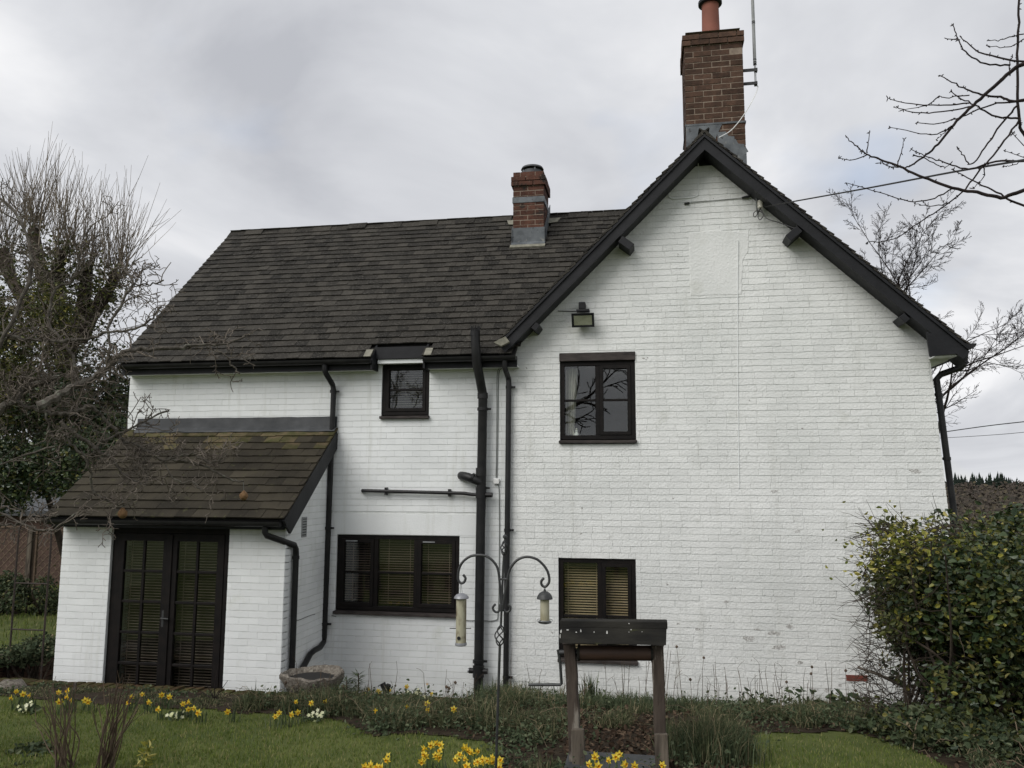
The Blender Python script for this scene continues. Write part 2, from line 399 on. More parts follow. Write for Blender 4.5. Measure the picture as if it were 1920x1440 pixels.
# far walls that close the house
mb = MB(); mb.add([(XW, .23, -.05), (XW, 2*YR, -.05), (XW, 2*YR, ZE-.1), (XW, YR, ZR-.12), (XW, .23, ZE-.1)]+[(XW+.2, .23, -.05), (XW+.2, 2*YR, -.05), (XW+.2, 2*YR, ZE-.1), (XW+.2, YR, ZR-.12), (XW+.2, .23, ZE-.1)],
   [(4, 3, 2, 1, 0), (5, 6, 7, 8, 9)]+[(i, (i+1) % 5, (i+1) % 5+5, i+5) for i in range(5)]); mb.build('end_wall', M['white'], house)
mb = MB(); mb.hexa([(xright(0)-.22, .225, -.05), (xright(0), .225, -.05), (xright(0), 7, -.05), (xright(0)-.22, 7, -.05), (XG0-.25, .225, 3.95), (XG0-.005, .225, 3.95), (XG0-.005, 7, 3.95), (XG0-.25, 7, 3.95)])
mb.build('end_wall', M['white_old'], house)

# raised render patch of a blocked opening, with ragged edges
def ragged(poly, y0, y1, step, amp, seed):
    rg = np.random.default_rng(seed); P = []
    for (a, b) in zip(poly, poly[1:]+poly[:1]):
        a, b = np.array(a), np.array(b); n = max(1, int(np.linalg.norm(b-a)/step))
        for k in range(n): P.append(a+(b-a)*k/n+(rg.normal(0, amp, 2) if k else 0))
    c = np.mean(P, axis=0); n = len(P); inner = [c+(p-c)*.97 for p in P]
    m = MB(); v = [(p[0], y1, p[1]) for p in P]+[(p[0], y0+.004, p[1]) for p in P]+[(p[0], y0, p[1]) for p in inner]+[(c[0], y0, c[1])]
    f = []
    for k in range(n):
        j = (k+1) % n
        f += [(k, j, n+j, n+k), (n+k, n+j, 2*n+j, 2*n+k)]
    f.append(tuple(range(2*n, 3*n)))
    return m.add(v, f)
P_ = lambda x, y, Y=0: (at(x, y, Y)[0], at(x, y, Y)[2])
ragged([P_(1294, 556), P_(1391, 553), P_(1393, 488), P_(1404, 470), P_(1405, 428), P_(1404, 436), P_(1345, 431), P_(1292, 436)], -.0095, .0, .05, .004, 1).build('render_patch', M['white_old'], house)
# the strip of paint rubbed off a single brick low on the gable, and bare bricks at the foot
for (px, py) in ((1606, 1271), (1529, 1320)):
    p = at(px, py, 0); V = brick_v(.225, .066, .0105, .0015, rng)+np.array([p[0]-.11, 0, p[2]-.033])
    o = np_mesh('brick', V, BF, M['redbrick'], gw); o['label'] = 'bare red brick without paint'
# dark scuffs where the old paint has flaked off
rg = np.random.default_rng(12)
M['flake'] = mat('flaked_paint', (.34, .33, .31), (.68, .68, .66), 70, .9, .6, 50, lo=.4, hi=.6)
for (px, py, w, h) in ((1452, 921, .10, .045), (1716, 883, .17, .05), (1495, 996, .07, .04), (1362, 1128, .07, .03), (1405, 1197, .14, .07), (1450, 1187, .16, .05), (1480, 1175, .12, .05),
                       (1462, 1214, .2, .06), (1500, 1243, .07, .05), (1308, 1180, .07, .03), (1265, 1242, .09, .04), (1525, 1292, .12, .04), (1550, 1294, .07, .05), (1420, 1180, .1, .03), (1575, 1285, .05, .05)):
    p = at(px, py, 0); n = 12; pts = []
    for k in range(n):
        a = 2*math.pi*k/n; s = rg.uniform(.55, 1.1); pts.append((p[0]+math.cos(a)*w/2*s, p[2]+math.sin(a)*h/2*s))
    m = MB(); m.add([(x, -.0066, z) for x, z in pts]+[(x, .0, z) for x, z in pts], [tuple(range(n))]+[((k+1) % n, k, k+n, (k+1) % n+n) for k in range(n)])
    m.build('paint_flake', M['flake'], gw)

# ---------------------------------------------------------------- tiled roofs
TF = [(3, 2, 1, 0), (4, 5, 6, 7), (0, 1, 5, 4), (1, 2, 6, 5), (2, 3, 7, 6), (3, 0, 4, 7)]
def tile_v(w, g, rg, jit=1.):
    a = rg.normal(0, .0022, 4)*jit; k = rg.normal(0, .006)*jit; Lg = g*1.45; y0 = rg.normal(0, .004)*jit; t = .016
    z = [.022, .022, 0, 0]
    v = [(.0015, y0, 0), (w-.0015, y0+k*w, 0), (w-.0015, Lg, 0), (.0015, Lg, 0)]
    b = [(x, y, z[i]+a[i]) for i, (x, y, _) in enumerate(v)]
    return np.array(b+[(x, y, q+t) for x, y, q in b])
def lay_tiles(parent, O, ex, ey, width, n, g, w, material, seed, keep=None, indiv=None, name='tile', matfn=None):
    rg = np.random.default_rng(seed); O, ex, ey = (np.array(q, float) for q in (O, ex, ey)); ez = np.cross(ex, ey)
    VS, FS = [], []; var = {}
    B = np.column_stack([ex, ey, ez])
    for r in range(n):
        u = -(w/2 if r % 2 else 0)-rg.uniform(0, .02)
        while u < width:
            u0, u1 = max(u, 0), min(u+w, width); u += w
            if u1-u0 < .03 or (keep and not keep((u0+u1)/2, r*g, u1-u0)): continue
            P = O+ex*u0+ey*r*g
            if indiv and indiv((u0+u1)/2, r):
                mm = matfn(r, rg) if matfn else material; key = (round(u1-u0, 3) if u1-u0 < w-.002 else w, mm.name, rg.integers(8))
                if key not in var:
                    me = bpy.data.meshes.new(name); me.from_pydata(tile_v(u1-u0, g, rg).tolist(), [], TF); me.materials.append(mm); var[key] = me
                o = link(name, var[key], parent); o.matrix_basis = Matrix.Translation(Vector(P)-off(parent)) @ Matrix(B.tolist()).to_4x4()
            else:
                FS.append(np.array(TF)+8*len(VS)); VS.append(tile_v(u1-u0, g, rg) @ B.T+P)
    if VS: np_mesh(name+'s', np.vstack(VS), np.vstack(FS), material, parent, kind='stuff')

# wing roof
XV = -6.88; XE = at(968, 655, YE)[0]
eyw = np.array([0, math.cos(wp), math.sin(wp)]); SLW = math.hypot(ZR-ZE, YR-YE); NW = 27; GW = SLW/NW
ezw = np.array([0, -math.sin(wp), math.cos(wp)])
mb = MB(); o0 = np.array([0, YE+.02, ZE]); t_ = ezw*-.05
r1 = o0+eyw*(SLW-.02)
xgz = lambda z: xa-(za-z)/sL
mb.hexa([(XV+.02, *(o0+t_)[1:]), (XE-.03, *(o0+t_)[1:]), (xgz(ZR)+.25, *(r1+t_)[1:]), (XV+.02, *(r1+t_)[1:]), (XV+.02, *(o0-.002*ezw)[1:]), (XE-.03, *(o0-.002*ezw)[1:]), (xgz(ZR)+.25, *(r1-.002*ezw)[1:]), (XV+.02, *(r1-.002*ezw)[1:])])
# cut for the little window: the underlay starts above it
NOT0, NOT1 = at(704, 680, -.1)[0], at(801, 680, -.1)[0]
mb = MB()
def slab(x0, x1a, x1b, v0, v1):
    a, b = o0+eyw*v0, o0+eyw*v1
    mb.hexa([(x0, *(a+t_)[1:]), (x1a, *(a+t_)[1:]), (x1b, *(b+t_)[1:]), (x0, *(b+t_)[1:]), (x0, *(a-.002*ezw)[1:]), (x1a, *(a-.002*ezw)[1:]), (x1b, *(b-.002*ezw)[1:]), (x0, *(b-.002*ezw)[1:])])
slab(XV+.02, xgz(ZE+2*GW*math.sin(wp))+.1, xgz(ZR)+.25, 2*GW, SLW-.02); slab(XV+.02, NOT0, NOT0, 0, 2*GW); slab(NOT1, XE-.03, XE-.02, 0, 2*GW)
roof = mb.build('wing_roof', M['underlay'], house, kind='stuff')
ch2 = {}
def keepw(u, v, w):
    x = XV+u; z = ZE+v*math.sin(wp); y = YE+v*math.cos(wp)
    if v < 2*GW-.01 and NOT0 < x < NOT1: return False
    if SMC[0] < x < SMC[1] and SMC[2]+.05 < y: return False
    return (z > za-(xa-x)*sL-.10 or v < .3) and (x < XE+.02 or v > .35)
# small chimney position on the slope: its front foot
yc = solve(lambda Y: at(990, 461, Y)[2]-(ZE+(Y-YE)*math.tan(wp)), 0, 2.4)
SMC = (at(962, 420, yc)[0], at(1019.5, 420, yc)[0], yc)
lay_tiles(roof, (XV, YE, ZE), (1, 0, 0), eyw, xgz(ZR)+.3-XV, NW, GW, .160, M['tile'], 21, keepw, indiv=lambda u, r: r < 6)
# ridge tiles
rx = XV
k = 0
while rx < xgz(ZR)+.1:
    m = MB(); w = .30
    if not (SMC[0]-.1 < rx+.15 < SMC[1]+.1):
        dz = rng.normal(0, .006)+.016*(k % 2)
        sec = [(-.13, -.085), (-.02, .035), (.02, .035), (.13, -.085), (.115, -.095), (0, .012), (-.115, -.095)]
        n_ = len(sec); e0, e1 = rx-.01, rx+w-.004
        m.add([(e0, YR+a, ZR+b+dz) for a, b in sec]+[(e1, YR+a, ZR+b+dz+.004) for a, b in sec], [tuple(range(n_)), tuple(range(2*n_-1, n_-1, -1))]+[(i, i+n_, (i+1) % n_+n_, (i+1) % n_) for i in range(n_)])
        m.build('ridge_tile', M['tile'], roof)
    rx += w; k += 1
# rear slope
lay_tiles(roof, (xgz(ZR)+.1, 2*YR+.25, ZE), (-1, 0, 0), (0, -math.cos(wp), math.sin(wp)), xgz(ZR)+.1-XV, NW, GW, .178, M['tile'], 22)

# gable roof: two slopes running back
groof = MB()
for s_, xe in ((-1, xl), (1, xr)):
    sl_ = sL if s_ < 0 else sR; ze = za-abs(xe-xa)*sl_; n_ = np.array([s_*sl_, 0, 1.]); n_ /= np.linalg.norm(n_)
    a, b = np.array([xa, 0, za])-n_*.045, np.array([xe, 0, ze])-n_*.045
    q = [b, a] if s_ < 0 else [a, b]
    groof.hexa([(q[0][0], YB+.01, q[0][2]-.03), (q[1][0], YB+.01, q[1][2]-.03), (q[1][0], 7.2, q[1][2]-.03), (q[0][0], 7.2, q[0][2]-.03), (q[0][0], YB+.01, q[0][2]), (q[1][0], YB+.01, q[1][2]), (q[1][0], 7.2, q[1][2]), (q[0][0], 7.2, q[0][2])])
groof = groof.build('gable_roof', M['underlay'], house)
BIGC = (at(1285.5, 200, .12)[0], at(1396, 200, .12)[0], .12, .12+.70)
for s_, xe, sd in ((-1, xl, 23), (1, xr, 24)):
    sl_ = sL if s_ < 0 else sR; ze = za-abs(xe-xa)*sl_; ln = math.hypot(xe-xa, za-ze); n_ = round(ln/.102)
    ey = np.array([xa-xe, 0, za-ze])/ln; nn = np.array([s_*sl_, 0, 1.]); nn /= np.linalg.norm(nn)
    ex = np.array([0, -1., 0]) if s_ < 0 else np.array([0, 1., 0])
    O = np.array([xe, 7.2 if s_ < 0 else YB-.03, ze])-nn*.044
    def kp(u, v, w, s_=s_, xe=xe, ey=ey):
        x = xe+ey[0]*v; y = (7.2-u) if s_ < 0 else (YB-.03+u)
        return not (BIGC[0]-.0 < x < BIGC[1] and BIGC[2] < y < BIGC[3])
    lay_tiles(groof, O, ex, ey, 7.2-YB+.03, n_, ln/n_, .178, M['tile'], sd, kp)
    # bargeboard with a thin undercloak strip above it
    d = np.array([xe-xa, ze-za])/ln; nv = np.array([nn[0], nn[2]])
    def edge(t0, t1): return [np.array([xa, za])+nv*-t0, np.array([xe, ze])+nv*-t0, np.array([xe, ze])+nv*-t1, np.array([xa, za])+nv*-t1]
    ext = .0
    def board(t0, t1, y0, y1, name, mt):
        # mitred at the ridge (vertical cut at x = xa)
        def top(t): return za-t*math.hypot(1, sl_)
        p = [(xa, top(t0)), (xe, top(t0)-abs(xe-xa)*sl_), (xe+nn[0]*-(t1-t0), top(t0)-abs(xe-xa)*sl_-nn[2]*(t1-t0)), (xa, top(t1))]
        if s_ > 0: p = [p[0], p[3], p[2], p[1]]
        m = MB(); m.prism(p, y0, y1); return m.build(name, mt, house)
    board(.040, .070, YB-.022, YB+.02, 'verge_board', M['black'])
    board(.071, .178, YB, YB+.035, 'bargeboard', M['black'])
    board(.150, .175, YB+.035, .06, 'verge_soffit', M['black'])
# ridge of the gable roof
ry = YB-.03; k = 0
while ry < 7:
    if not (BIGC[2]-.2 < ry+.15 < BIGC[3]+.1):
        m = MB(); sec = [(-.12, -.10), (-.02, .012), (.02, .012), (.12, -.10), (.10, -.105), (0, -.012), (-.10, -.105)]; n_ = 7
        m.add([(xa+a, ry, za+b-.03) for a, b in sec]+[(xa+a, ry+.296, za+b-.03) for a, b in sec], [tuple(range(n_-1, -1, -1)), tuple(range(n_, 2*n_))]+[(i, (i+1) % n_, (i+1) % n_+n_, i+n_) for i in range(n_)])
        m.build('ridge_tile', M['tile'], groof)
    ry += .30
# purlin ends that carry the bargeboards
for (px, py, ang, ln) in ((1174, 455, -40, .17), (1489, 437, 42, .17), (1004, 612, -40, .07), (1697, 596, 40, .07)):
    p = at(px, py, YB); m = MB(); c, s_ = math.cos(R(ang)), math.sin(R(ang))
    q = [(-ln/2, -.045), (ln/2, -.045), (ln/2, .045), (-ln/2, .045)]
    if ang < 0: c, s_ = math.cos(R(-38)), math.sin(R(-38))
    else: c, s_ = math.cos(R(40)), math.sin(R(40))
    m.prism([(p[0]+a*c-b*s_, p[2]+a*s_+b*c) for a, b in q], YB+.006, .02); m.build('purlin_end', M['black'], house, bevel=.004)

# ---------------------------------------------------------------- boxed eave, gutter and downpipe at the right
e0, e1, e2, e3 = at(1739, 622, YB), at(1744, 668, YB), at(1806, 662, YB), at(1815, 648, YB)
m = MB(); m.prism([(e0[0]-.01, e0[2]), (e1[0], e1[2]), (e2[0], e2[2]), (e3[0], e3[2]), (e3[0]-.06, e3[2]+.03)], YB+.001, YB+.034); m.build('eave_box_end', M['black'], house)
zs = e1[2]+.005
m = MB(); m.box(XG0-.02, e2[0]-.005, YB+.036, 7, zs, zs+.012); m.build('soffit', M['white'], house)
m = MB(); m.box(e2[0]-.02, e2[0]+.004, YB+.036, 7.1, zs-.01, e3[2]+.02); m.build('fascia', M['black'], house)
def gutter(name, a, b, r, parent, ext=0):
    a, b = np.array(a, float), np.array(b, float); d = (b-a)/np.linalg.norm(b-a); sd = np.cross(d, [0, 0, 1]); m = MB(); k = 9; V = []
    for P in (a, b):
        for rr in (r, r*.93):
            for j in range(k):
                t = math.pi*j/(k-1); V.append(P+sd*rr*math.cos(t)-np.array([0, 0, 1])*rr*math.sin(t))
    F = []
    for j in range(k-1):
        F += [(j, j+1, 2*k+j+1, 2*k+j), (k+j+1, k+j, 3*k+j, 3*k+j+1), (j+1, j, k+j, k+j+1), (2*k+j, 2*k+j+1, 3*k+j+1, 3*k+j)]
    F += [(0, 2*k, 3*k, k), (2*k-1, 4*k-1, 3*k-1, k-1)]
    m.add(V, F); e = len(m.v)
    for P, s_ in ((a, 0), (b, 1)):   # stop ends
        b0 = len(m.v); m.v += [tuple(P+sd*r*math.cos(math.pi*j/8)-np.array([0, 0, 1])*r*math.sin(math.pi*j/8)) for j in range(9)]; m.f.append(tuple(range(b0, b0+9)))
    return m.build(name, M['plastic'], parent, smooth=True)
g3 = at(1812, 650, -.2)
gutter('gutter', (g3[0]+.01, YB-.02, g3[2]+.02), (g3[0]+.01, 7.1, g3[2]+.02), .058, house)
def clip(p, n, parent, r=.034):   # pipe bracket with its ear
    m = MB(); m.tube([(p[0], p[1], p[2]-.018), (p[0], p[1], p[2]+.018)], r*1.16, 14); m.build('pipe_clip', M['plastic'], parent, smooth=True)
    m = MB(); m.box(p[0]+n*r*1.0, p[0]+n*(r+.045), p[1]+.002, p[1]+.02, p[2]-.012, p[2]+.012); m.build('pipe_clip', M['plastic'], parent)
PYR = .16
pts = [at(1810, 655, PYR), at(1808, 680, PYR), at(1801, 689, PYR), at(1764, 702, PYR), at(1756, 711, PYR), at(1760, 740, PYR), at(1787, 950, PYR), at(1805, 1120, PYR)]
m = MB(); m.tube(pts, .036, 12); dp = m.build('downpipe', M['plastic'], house, smooth=True)
for py, px in ((740, 1760), (860, 1775.5)):
    p = at(px, py, PYR); clip(p, -1, dp, .036)

# ---------------------------------------------------------------- wing eave: fascias, gutters, the lowered window
fb = lambda px, py: at(px, py, YE+.07)
zf0, zf1 = at(500, 698, -.18)[2], ZE-.005
for (x0, x1) in ((XV+.05, NOT0), (NOT1, XE)):
    m = MB(); m.box(x0, x1, -.20, -.17, zf0, zf1); m.build('fascia', M['black'], house)
    m = MB(); m.box(x0, x1, -.17, -.001, zf0+.01, zf0+.025); m.build('soffit', M['white'], house)
    gutter('gutter', (x1-.0, -.265, ZE-.012), (x0, -.265, ZE-.012), .055, house)
m = MB(); m.box(NOT0, NOT1, -.13, -.10, at(750, 672, -.13)[2], at(750, 650, -.13)[2]); m.build('fascia', M['black'], house)
m = MB(); m.box(NOT0+.03, NOT1-.02, -.105, -.001, at(750, 681, -.1)[2], at(750, 673, -.1)[2]-.004); m.build('white_trim', M['white'], house)
for x in (NOT0, NOT1):
    m = MB(); m.add([(x-.012, -.25, zf0), (x-.012, -.02, zf0), (x-.012, -.02, ZE+.24), (x-.012, -.25, ZE+.02), (x+.012, -.25, zf0), (x+.012, -.02, zf0), (x+.012, -.02, ZE+.24), (x+.012, -.25, ZE+.02)],
        [(0, 1, 2, 3), (7, 6, 5, 4), (0, 4, 5, 1), (1, 5, 6, 2), (2, 6, 7, 3), (3, 7, 4, 0)]); m.build('eave_cheek', M['black'], house)
    m = MB(); c = np.array([x-.05 if x == NOT0 else x+.05, YE, ZE])+eyw*.07+ezw*.034; ex = np.array([.045, 0, 0])
    q = [c-ex-eyw*.075, c+ex-eyw*.075, c+ex+eyw*.07, c-ex+eyw*.07]; m.hexa([tuple(v) for v in q]+[tuple(v+ezw*.008) for v in q]); m.build('cement_fillet', M['cement'], house)
# valley lead and fillet at the foot of the gable verge
c = at(945, 636, -.2)
m = MB(); q = [at(926, 644, -.33), at(948, 633, -.33), at(956, 643, -.33), at(940, 651, -.33)]; m.hexa([tuple(v) for v in q]+[tuple(v+np.array([0, -.02, .012])) for v in q]); m.build('lead_flashing', M['cement'], house)

def downpipe(pts, r, clips, name='downpipe', lean=1):
    m = MB(); m.tube(pts, r, 12); o = m.build(name, M['plastic'], house, smooth=True)
    for p, n in clips: clip(p, n, o, r)
    return o
Y1 = -.06
downpipe([at(609, 684, -.25), at(609, 694, -.25), at(611, 700, -.24), at(624, 722, Y1-.01), at(625.5, 732, Y1), at(608, 1190, Y1), at(606.5, 1204, Y1)]+[at(px, py, solve(lambda Y: at(px, py, Y)[0]-(PX1+.055), -1.1, -.05)) for px, py in ((600, 1214), (590, 1219), (582, 1226), (568, 1252), (556, 1275), (548, 1295))], .034,
         [(at(624.5, 734, Y1), 1), (at(614, 990, Y1), 1), (at(608.5, 1170, Y1), 1)])
downpipe([at(946, 672, -.25), at(946, 688, -.25), at(948, 694, -.24), at(953, 708, Y1-.01), at(954, 716, Y1), at(948, 1310, Y1), at(947, 1330, Y1)], .033, [(at(954, 726, Y1), 1), (at(951, 994, Y1), 1), (at(948.5, 1270, Y1), 1)])
# soil stack with its vent cowl and branches
Y2 = -.10
st = downpipe([at(891, 625, -.33), at(892, 650, -.33), at(894, 680, -.31), at(903, 728, Y2-.03), at(905.5, 742, Y2), at(901, 1000, Y2), at(897, 1292, Y2), at(897, 1310, Y2)], .057, [(at(905, 767, Y2), 1), (at(902, 915, Y2), 1), (at(897, 1240, Y2), 1)], 'soil_stack')
m = MB(); a = at(891, 627, -.33); m.lathe(a-np.array([0, 0, .0]), [(.060, -.02), (.060, .03), (.052, .03), (.052, .05)], 14); m.build('vent_cowl', M['plastic'], st, smooth=True)
for k in range(10):
    an = 2*math.pi*k/10; m = MB(); m.tube([a+np.array([.052*math.cos(an), .052*math.sin(an), .03]), a+np.array([.05*math.cos(an), .05*math.sin(an), .10])], .006, 4); m.build('cowl_bar', M['plastic'], st)
for py, hh in ((885, .05), (742, .035), (925, .06)):
    p = at(902 if py > 800 else 905, py, Y2); m = MB(); m.tube([p-np.array([0, 0, hh]), p+np.array([0, 0, hh])], .064, 14); m.build('pipe_collar', M['plastic'], st, smooth=True)
m = MB(); m.tube(spline([at(902, 905, Y2-.01), at(889, 899, Y2-.02), at(876, 894, Y2), at(866, 892, Y2+.06), at(866, 892, .03)], 3), .052, 12); m.build('soil_branch', M['plastic'], st, smooth=True)
p = at(886, 896, Y2-.02); m = MB(); m.tube([p-np.array([.012, 0, -.005]), p+np.array([.012, 0, -.005])], .060, 12); m.build('pipe_collar', M['plastic'], st, smooth=True)
wp_ = [at(680, 920, .0), at(680, 920, -.05), at(684, 920, -.055), at(870, 925, -.06), at(884, 927, -.07), at(903, 928, Y2)]
m = MB(); m.tube(wp_, .022, 10); wpipe = m.build('waste_pipe', M['plastic'], st, smooth=True)
for px, py in ((723, 921), (842, 924)):
    p = at(px, py, -.055); m = MB(); m.box(p[0]-.012, p[0]+.012, -.065, 0, p[2]-.045, p[2]+.045); m.build('pipe_clip', M['plastic'], st)
p = at(908, 928, Y2); m = MB(); m.tube([p, p+np.array([.1, -.01, 0])], .03, 10); m.build('access_cap', M['plastic'], st, smooth=True)
p = at(897, 1258, Y2-.02)
m = MB(); m.tube([p-np.array([.11, 0, 0]), p+np.array([.11, 0, 0])], .033, 12); m.build('access_cap', M['plastic'], st, smooth=True)
m = MB(); m.tube([p-np.array([.125, 0, 0]), p-np.array([.11, 0, 0])], .027, 12); m.build('access_cap', M['steel'], st, smooth=True)
m = MB(); m.tube([p-np.array([0, 0, .07]), p+np.array([0, 0, .06])], .066, 14); m.build('pipe_collar', M['plastic'], st, smooth=True)

# ---------------------------------------------------------------- porch roof
NP = 12; SP = math.hypot(PZT-PZE, PYT-PYE); GP = SP/NP; PRX0, PRX1 = at(84, 962, PYE)[0], at(534, 974, PYE)[0]
eyp = np.array([0, math.cos(pp), math.sin(pp)]); ezp = np.array([0, -math.sin(pp), math.cos(pp)])
mb = MB(); a = np.array([0, PYE+.02, PZE]); b = np.array([0, PYT, PZT])
mb.hexa([(PRX0+.02, *(a-ezp*.05)[1:]), (PRX1-.02, *(a-ezp*.05)[1:]), (PRX1-.02, *(b-ezp*.05)[1:]), (PRX0+.02, *(b-ezp*.05)[1:]), (PRX0+.02, *(a-ezp*.002)[1:]), (PRX1-.02, *(a-ezp*.002)[1:]), (PRX1-.02, *(b-ezp*.002)[1:]), (PRX0+.02, *(b-ezp*.002)[1:])])
proof_o = mb.build('porch_roof', M['underlay'], house)
def pm(r, rg): return M['mosstile'] if r >= NP-1 or (r >= NP-3 and rg.random() < .35) else M['ptile']
lay_tiles(proof_o, (PRX0, PYE, PZE), (1, 0, 0), eyp, PRX1-PRX0, NP, GP, .205, M['ptile'], 31, None, lambda u, r: True, matfn=pm)
# lead flashing along the wall, dressed down over the top course
m = MB(); V = []; nF = 26; rg = np.random.default_rng(5)
fz = at(616, 781, -.02)[2]
for i in range(nF+1):
    x = PRX0+.12+(PRX1-.01-PRX0-.12)*i/nF; j = rg.normal(0, .004); q = b+ezp*.034
    V += [(x, -.022, fz+j*.4), (x, -.030+j*.2, PZT+.06), (x, q[1]-.045*math.cos(pp), q[2]-.045*math.sin(pp)+.012+abs(j)), (x, q[1]-.06*math.cos(pp)+rg.normal(0, .01), q[2]-.06*math.sin(pp)+.003+abs(j))]
F = []
for i in range(nF):
    for k in range(3): F.append((4*i+k+1, 4*i+4+k+1, 4*i+4+k, 4*i+k))
n0 = len(V); m.add(V, F); m.build('lead_flashing', M['leadd'], house).modifiers.new('thick', 'SOLIDIFY').thickness = .006
# verge board, fascia, gutter
nb = lambda t: [(PRX1-.006, *(a-ezp*t)[1:]), (PRX1-.006, *(b-ezp*t)[1:])]
m = MB(); q = np.array([0, PYE-.01, PZE]); 
lo = [q-ezp*.19-np.array([0, -.06, .0]), b-ezp*.19]; hi = [q-ezp*.004, b-ezp*.004]
x0, x1 = PRX1-.03, PRX1-.003
m.hexa([(x0, *lo[0][1:]), (x1, *lo[0][1:]), (x1, *lo[1][1:]), (x0, *lo[1][1:]), (x0, *hi[0][1:]), (x1, *hi[0][1:]), (x1, *hi[1][1:]), (x0, *hi[1][1:])]); m.build('bargeboard', M['black'], house)
m = MB(); m.box(PX1-.04, PRX1-.002, PYE+.05, PYE+.19, ptop+.02, PZE-.03); m.build('eave_box_end', M['black'], house)
m = MB(); m.box(PRX0+.05, PRX1-.033, PYE+.055, PYE+.08, ptop-.01, PZE-.02); m.build('fascia', M['black'], house)
m = MB(); m.box(PRX0+.05, PRX1-.033, PYE+.081, YP+.02, ptop+.002, ptop+.02); m.build('soffit', M['black'], house)
gutter('gutter', (PRX1-.04, PYE+.0, PZE-.018), (PRX0+.02, PYE+.0, PZE-.018), .056, house)
Y3 = YP-.0
px_ = [at(497, 985, PYE+.02), at(497, 998, PYE+.02), at(500, 1004, PYE+.04), at(537, 1024, YP+.32), at(543, 1030, YP+.34), at(543.5, 1042, YP+.34), at(533, 1300, YP+.34), at(532, 1320, YP+.34)]
XS = PX1+.05
pts = [px_[0], px_[1], px_[2]]+[np.array([XS, p[1], p[2]]) for p in (at(536, 1022, YP+.12), at(543, 1030, YP+.16))]
pts += [np.array([XS, YP+.17, pts[-1][2]-.07]), np.array([XS, YP+.17, 1.2]), np.array([XS, YP+.17, .1])]
downpipe(pts, .034, [(np.array([XS, YP+.17, z]), -1) for z in (1.72, .5)])
# vents on the porch side wall
for (px, py, w, h) in ((569, 988, .11, .21), (577.5, 899, .09, .07)):
    yv = solve(lambda Y: at(px, py, Y)[0]-PX1, -1.1, -.02); p = at(px, py, yv); m = MB()
    m.box(PX1+.0062, PX1+.013, yv-w/2-.012, yv+w/2+.012, p[2]-h/2-.01, p[2]+h/2+.01); vo = m.build('air_vent', M['vent'], house)
    nz, ny = int(h/.028), int(w/.022)
    for i in range(nz):
        m = MB(); z = p[2]-h/2+(i+.5)*h/nz
        m.box(PX1+.012, PX1+.0155, yv-w/2+.004, yv+w/2-.004, z-.006, z+.006); m.build('vent_slot', M['greyblack'], vo)

# ---------------------------------------------------------------- windows and doors
def slats(x0, x1, z0, z1, y, pitch, depth, tilt, mt, parent, cords=()):
    m = MB(); z = z1
    while z > z0:
        c, s_ = math.cos(tilt)*depth/2, math.sin(tilt)*depth/2
        m.hexa([(x0, y-c, z-s_-.001), (x1, y-c, z-s_-.001), (x1, y+c, z+s_-.001), (x0, y+c, z+s_-.001), (x0, y-c, z-s_+.001), (x1, y-c, z-s_+.001), (x1, y+c, z+s_+.001), (x0, y+c, z+s_+.001)]); z -= pitch
    for f in cords: x = x0+(x1-x0)*f; m.box(x-.003, x+.003, y-depth/2-.004, y-depth/2-.001, z0, z1)
    return m.build('blind', mt, parent, kind='stuff')
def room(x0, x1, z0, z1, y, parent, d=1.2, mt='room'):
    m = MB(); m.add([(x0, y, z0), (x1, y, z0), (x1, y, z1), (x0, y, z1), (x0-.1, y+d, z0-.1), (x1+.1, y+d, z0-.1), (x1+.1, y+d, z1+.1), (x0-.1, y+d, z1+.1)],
        [(4, 5, 6, 7), (0, 1, 5, 4), (1, 2, 6, 5), (2, 3, 7, 6), (3, 0, 4, 7)]); return m.build('room_lining', M[mt], parent)
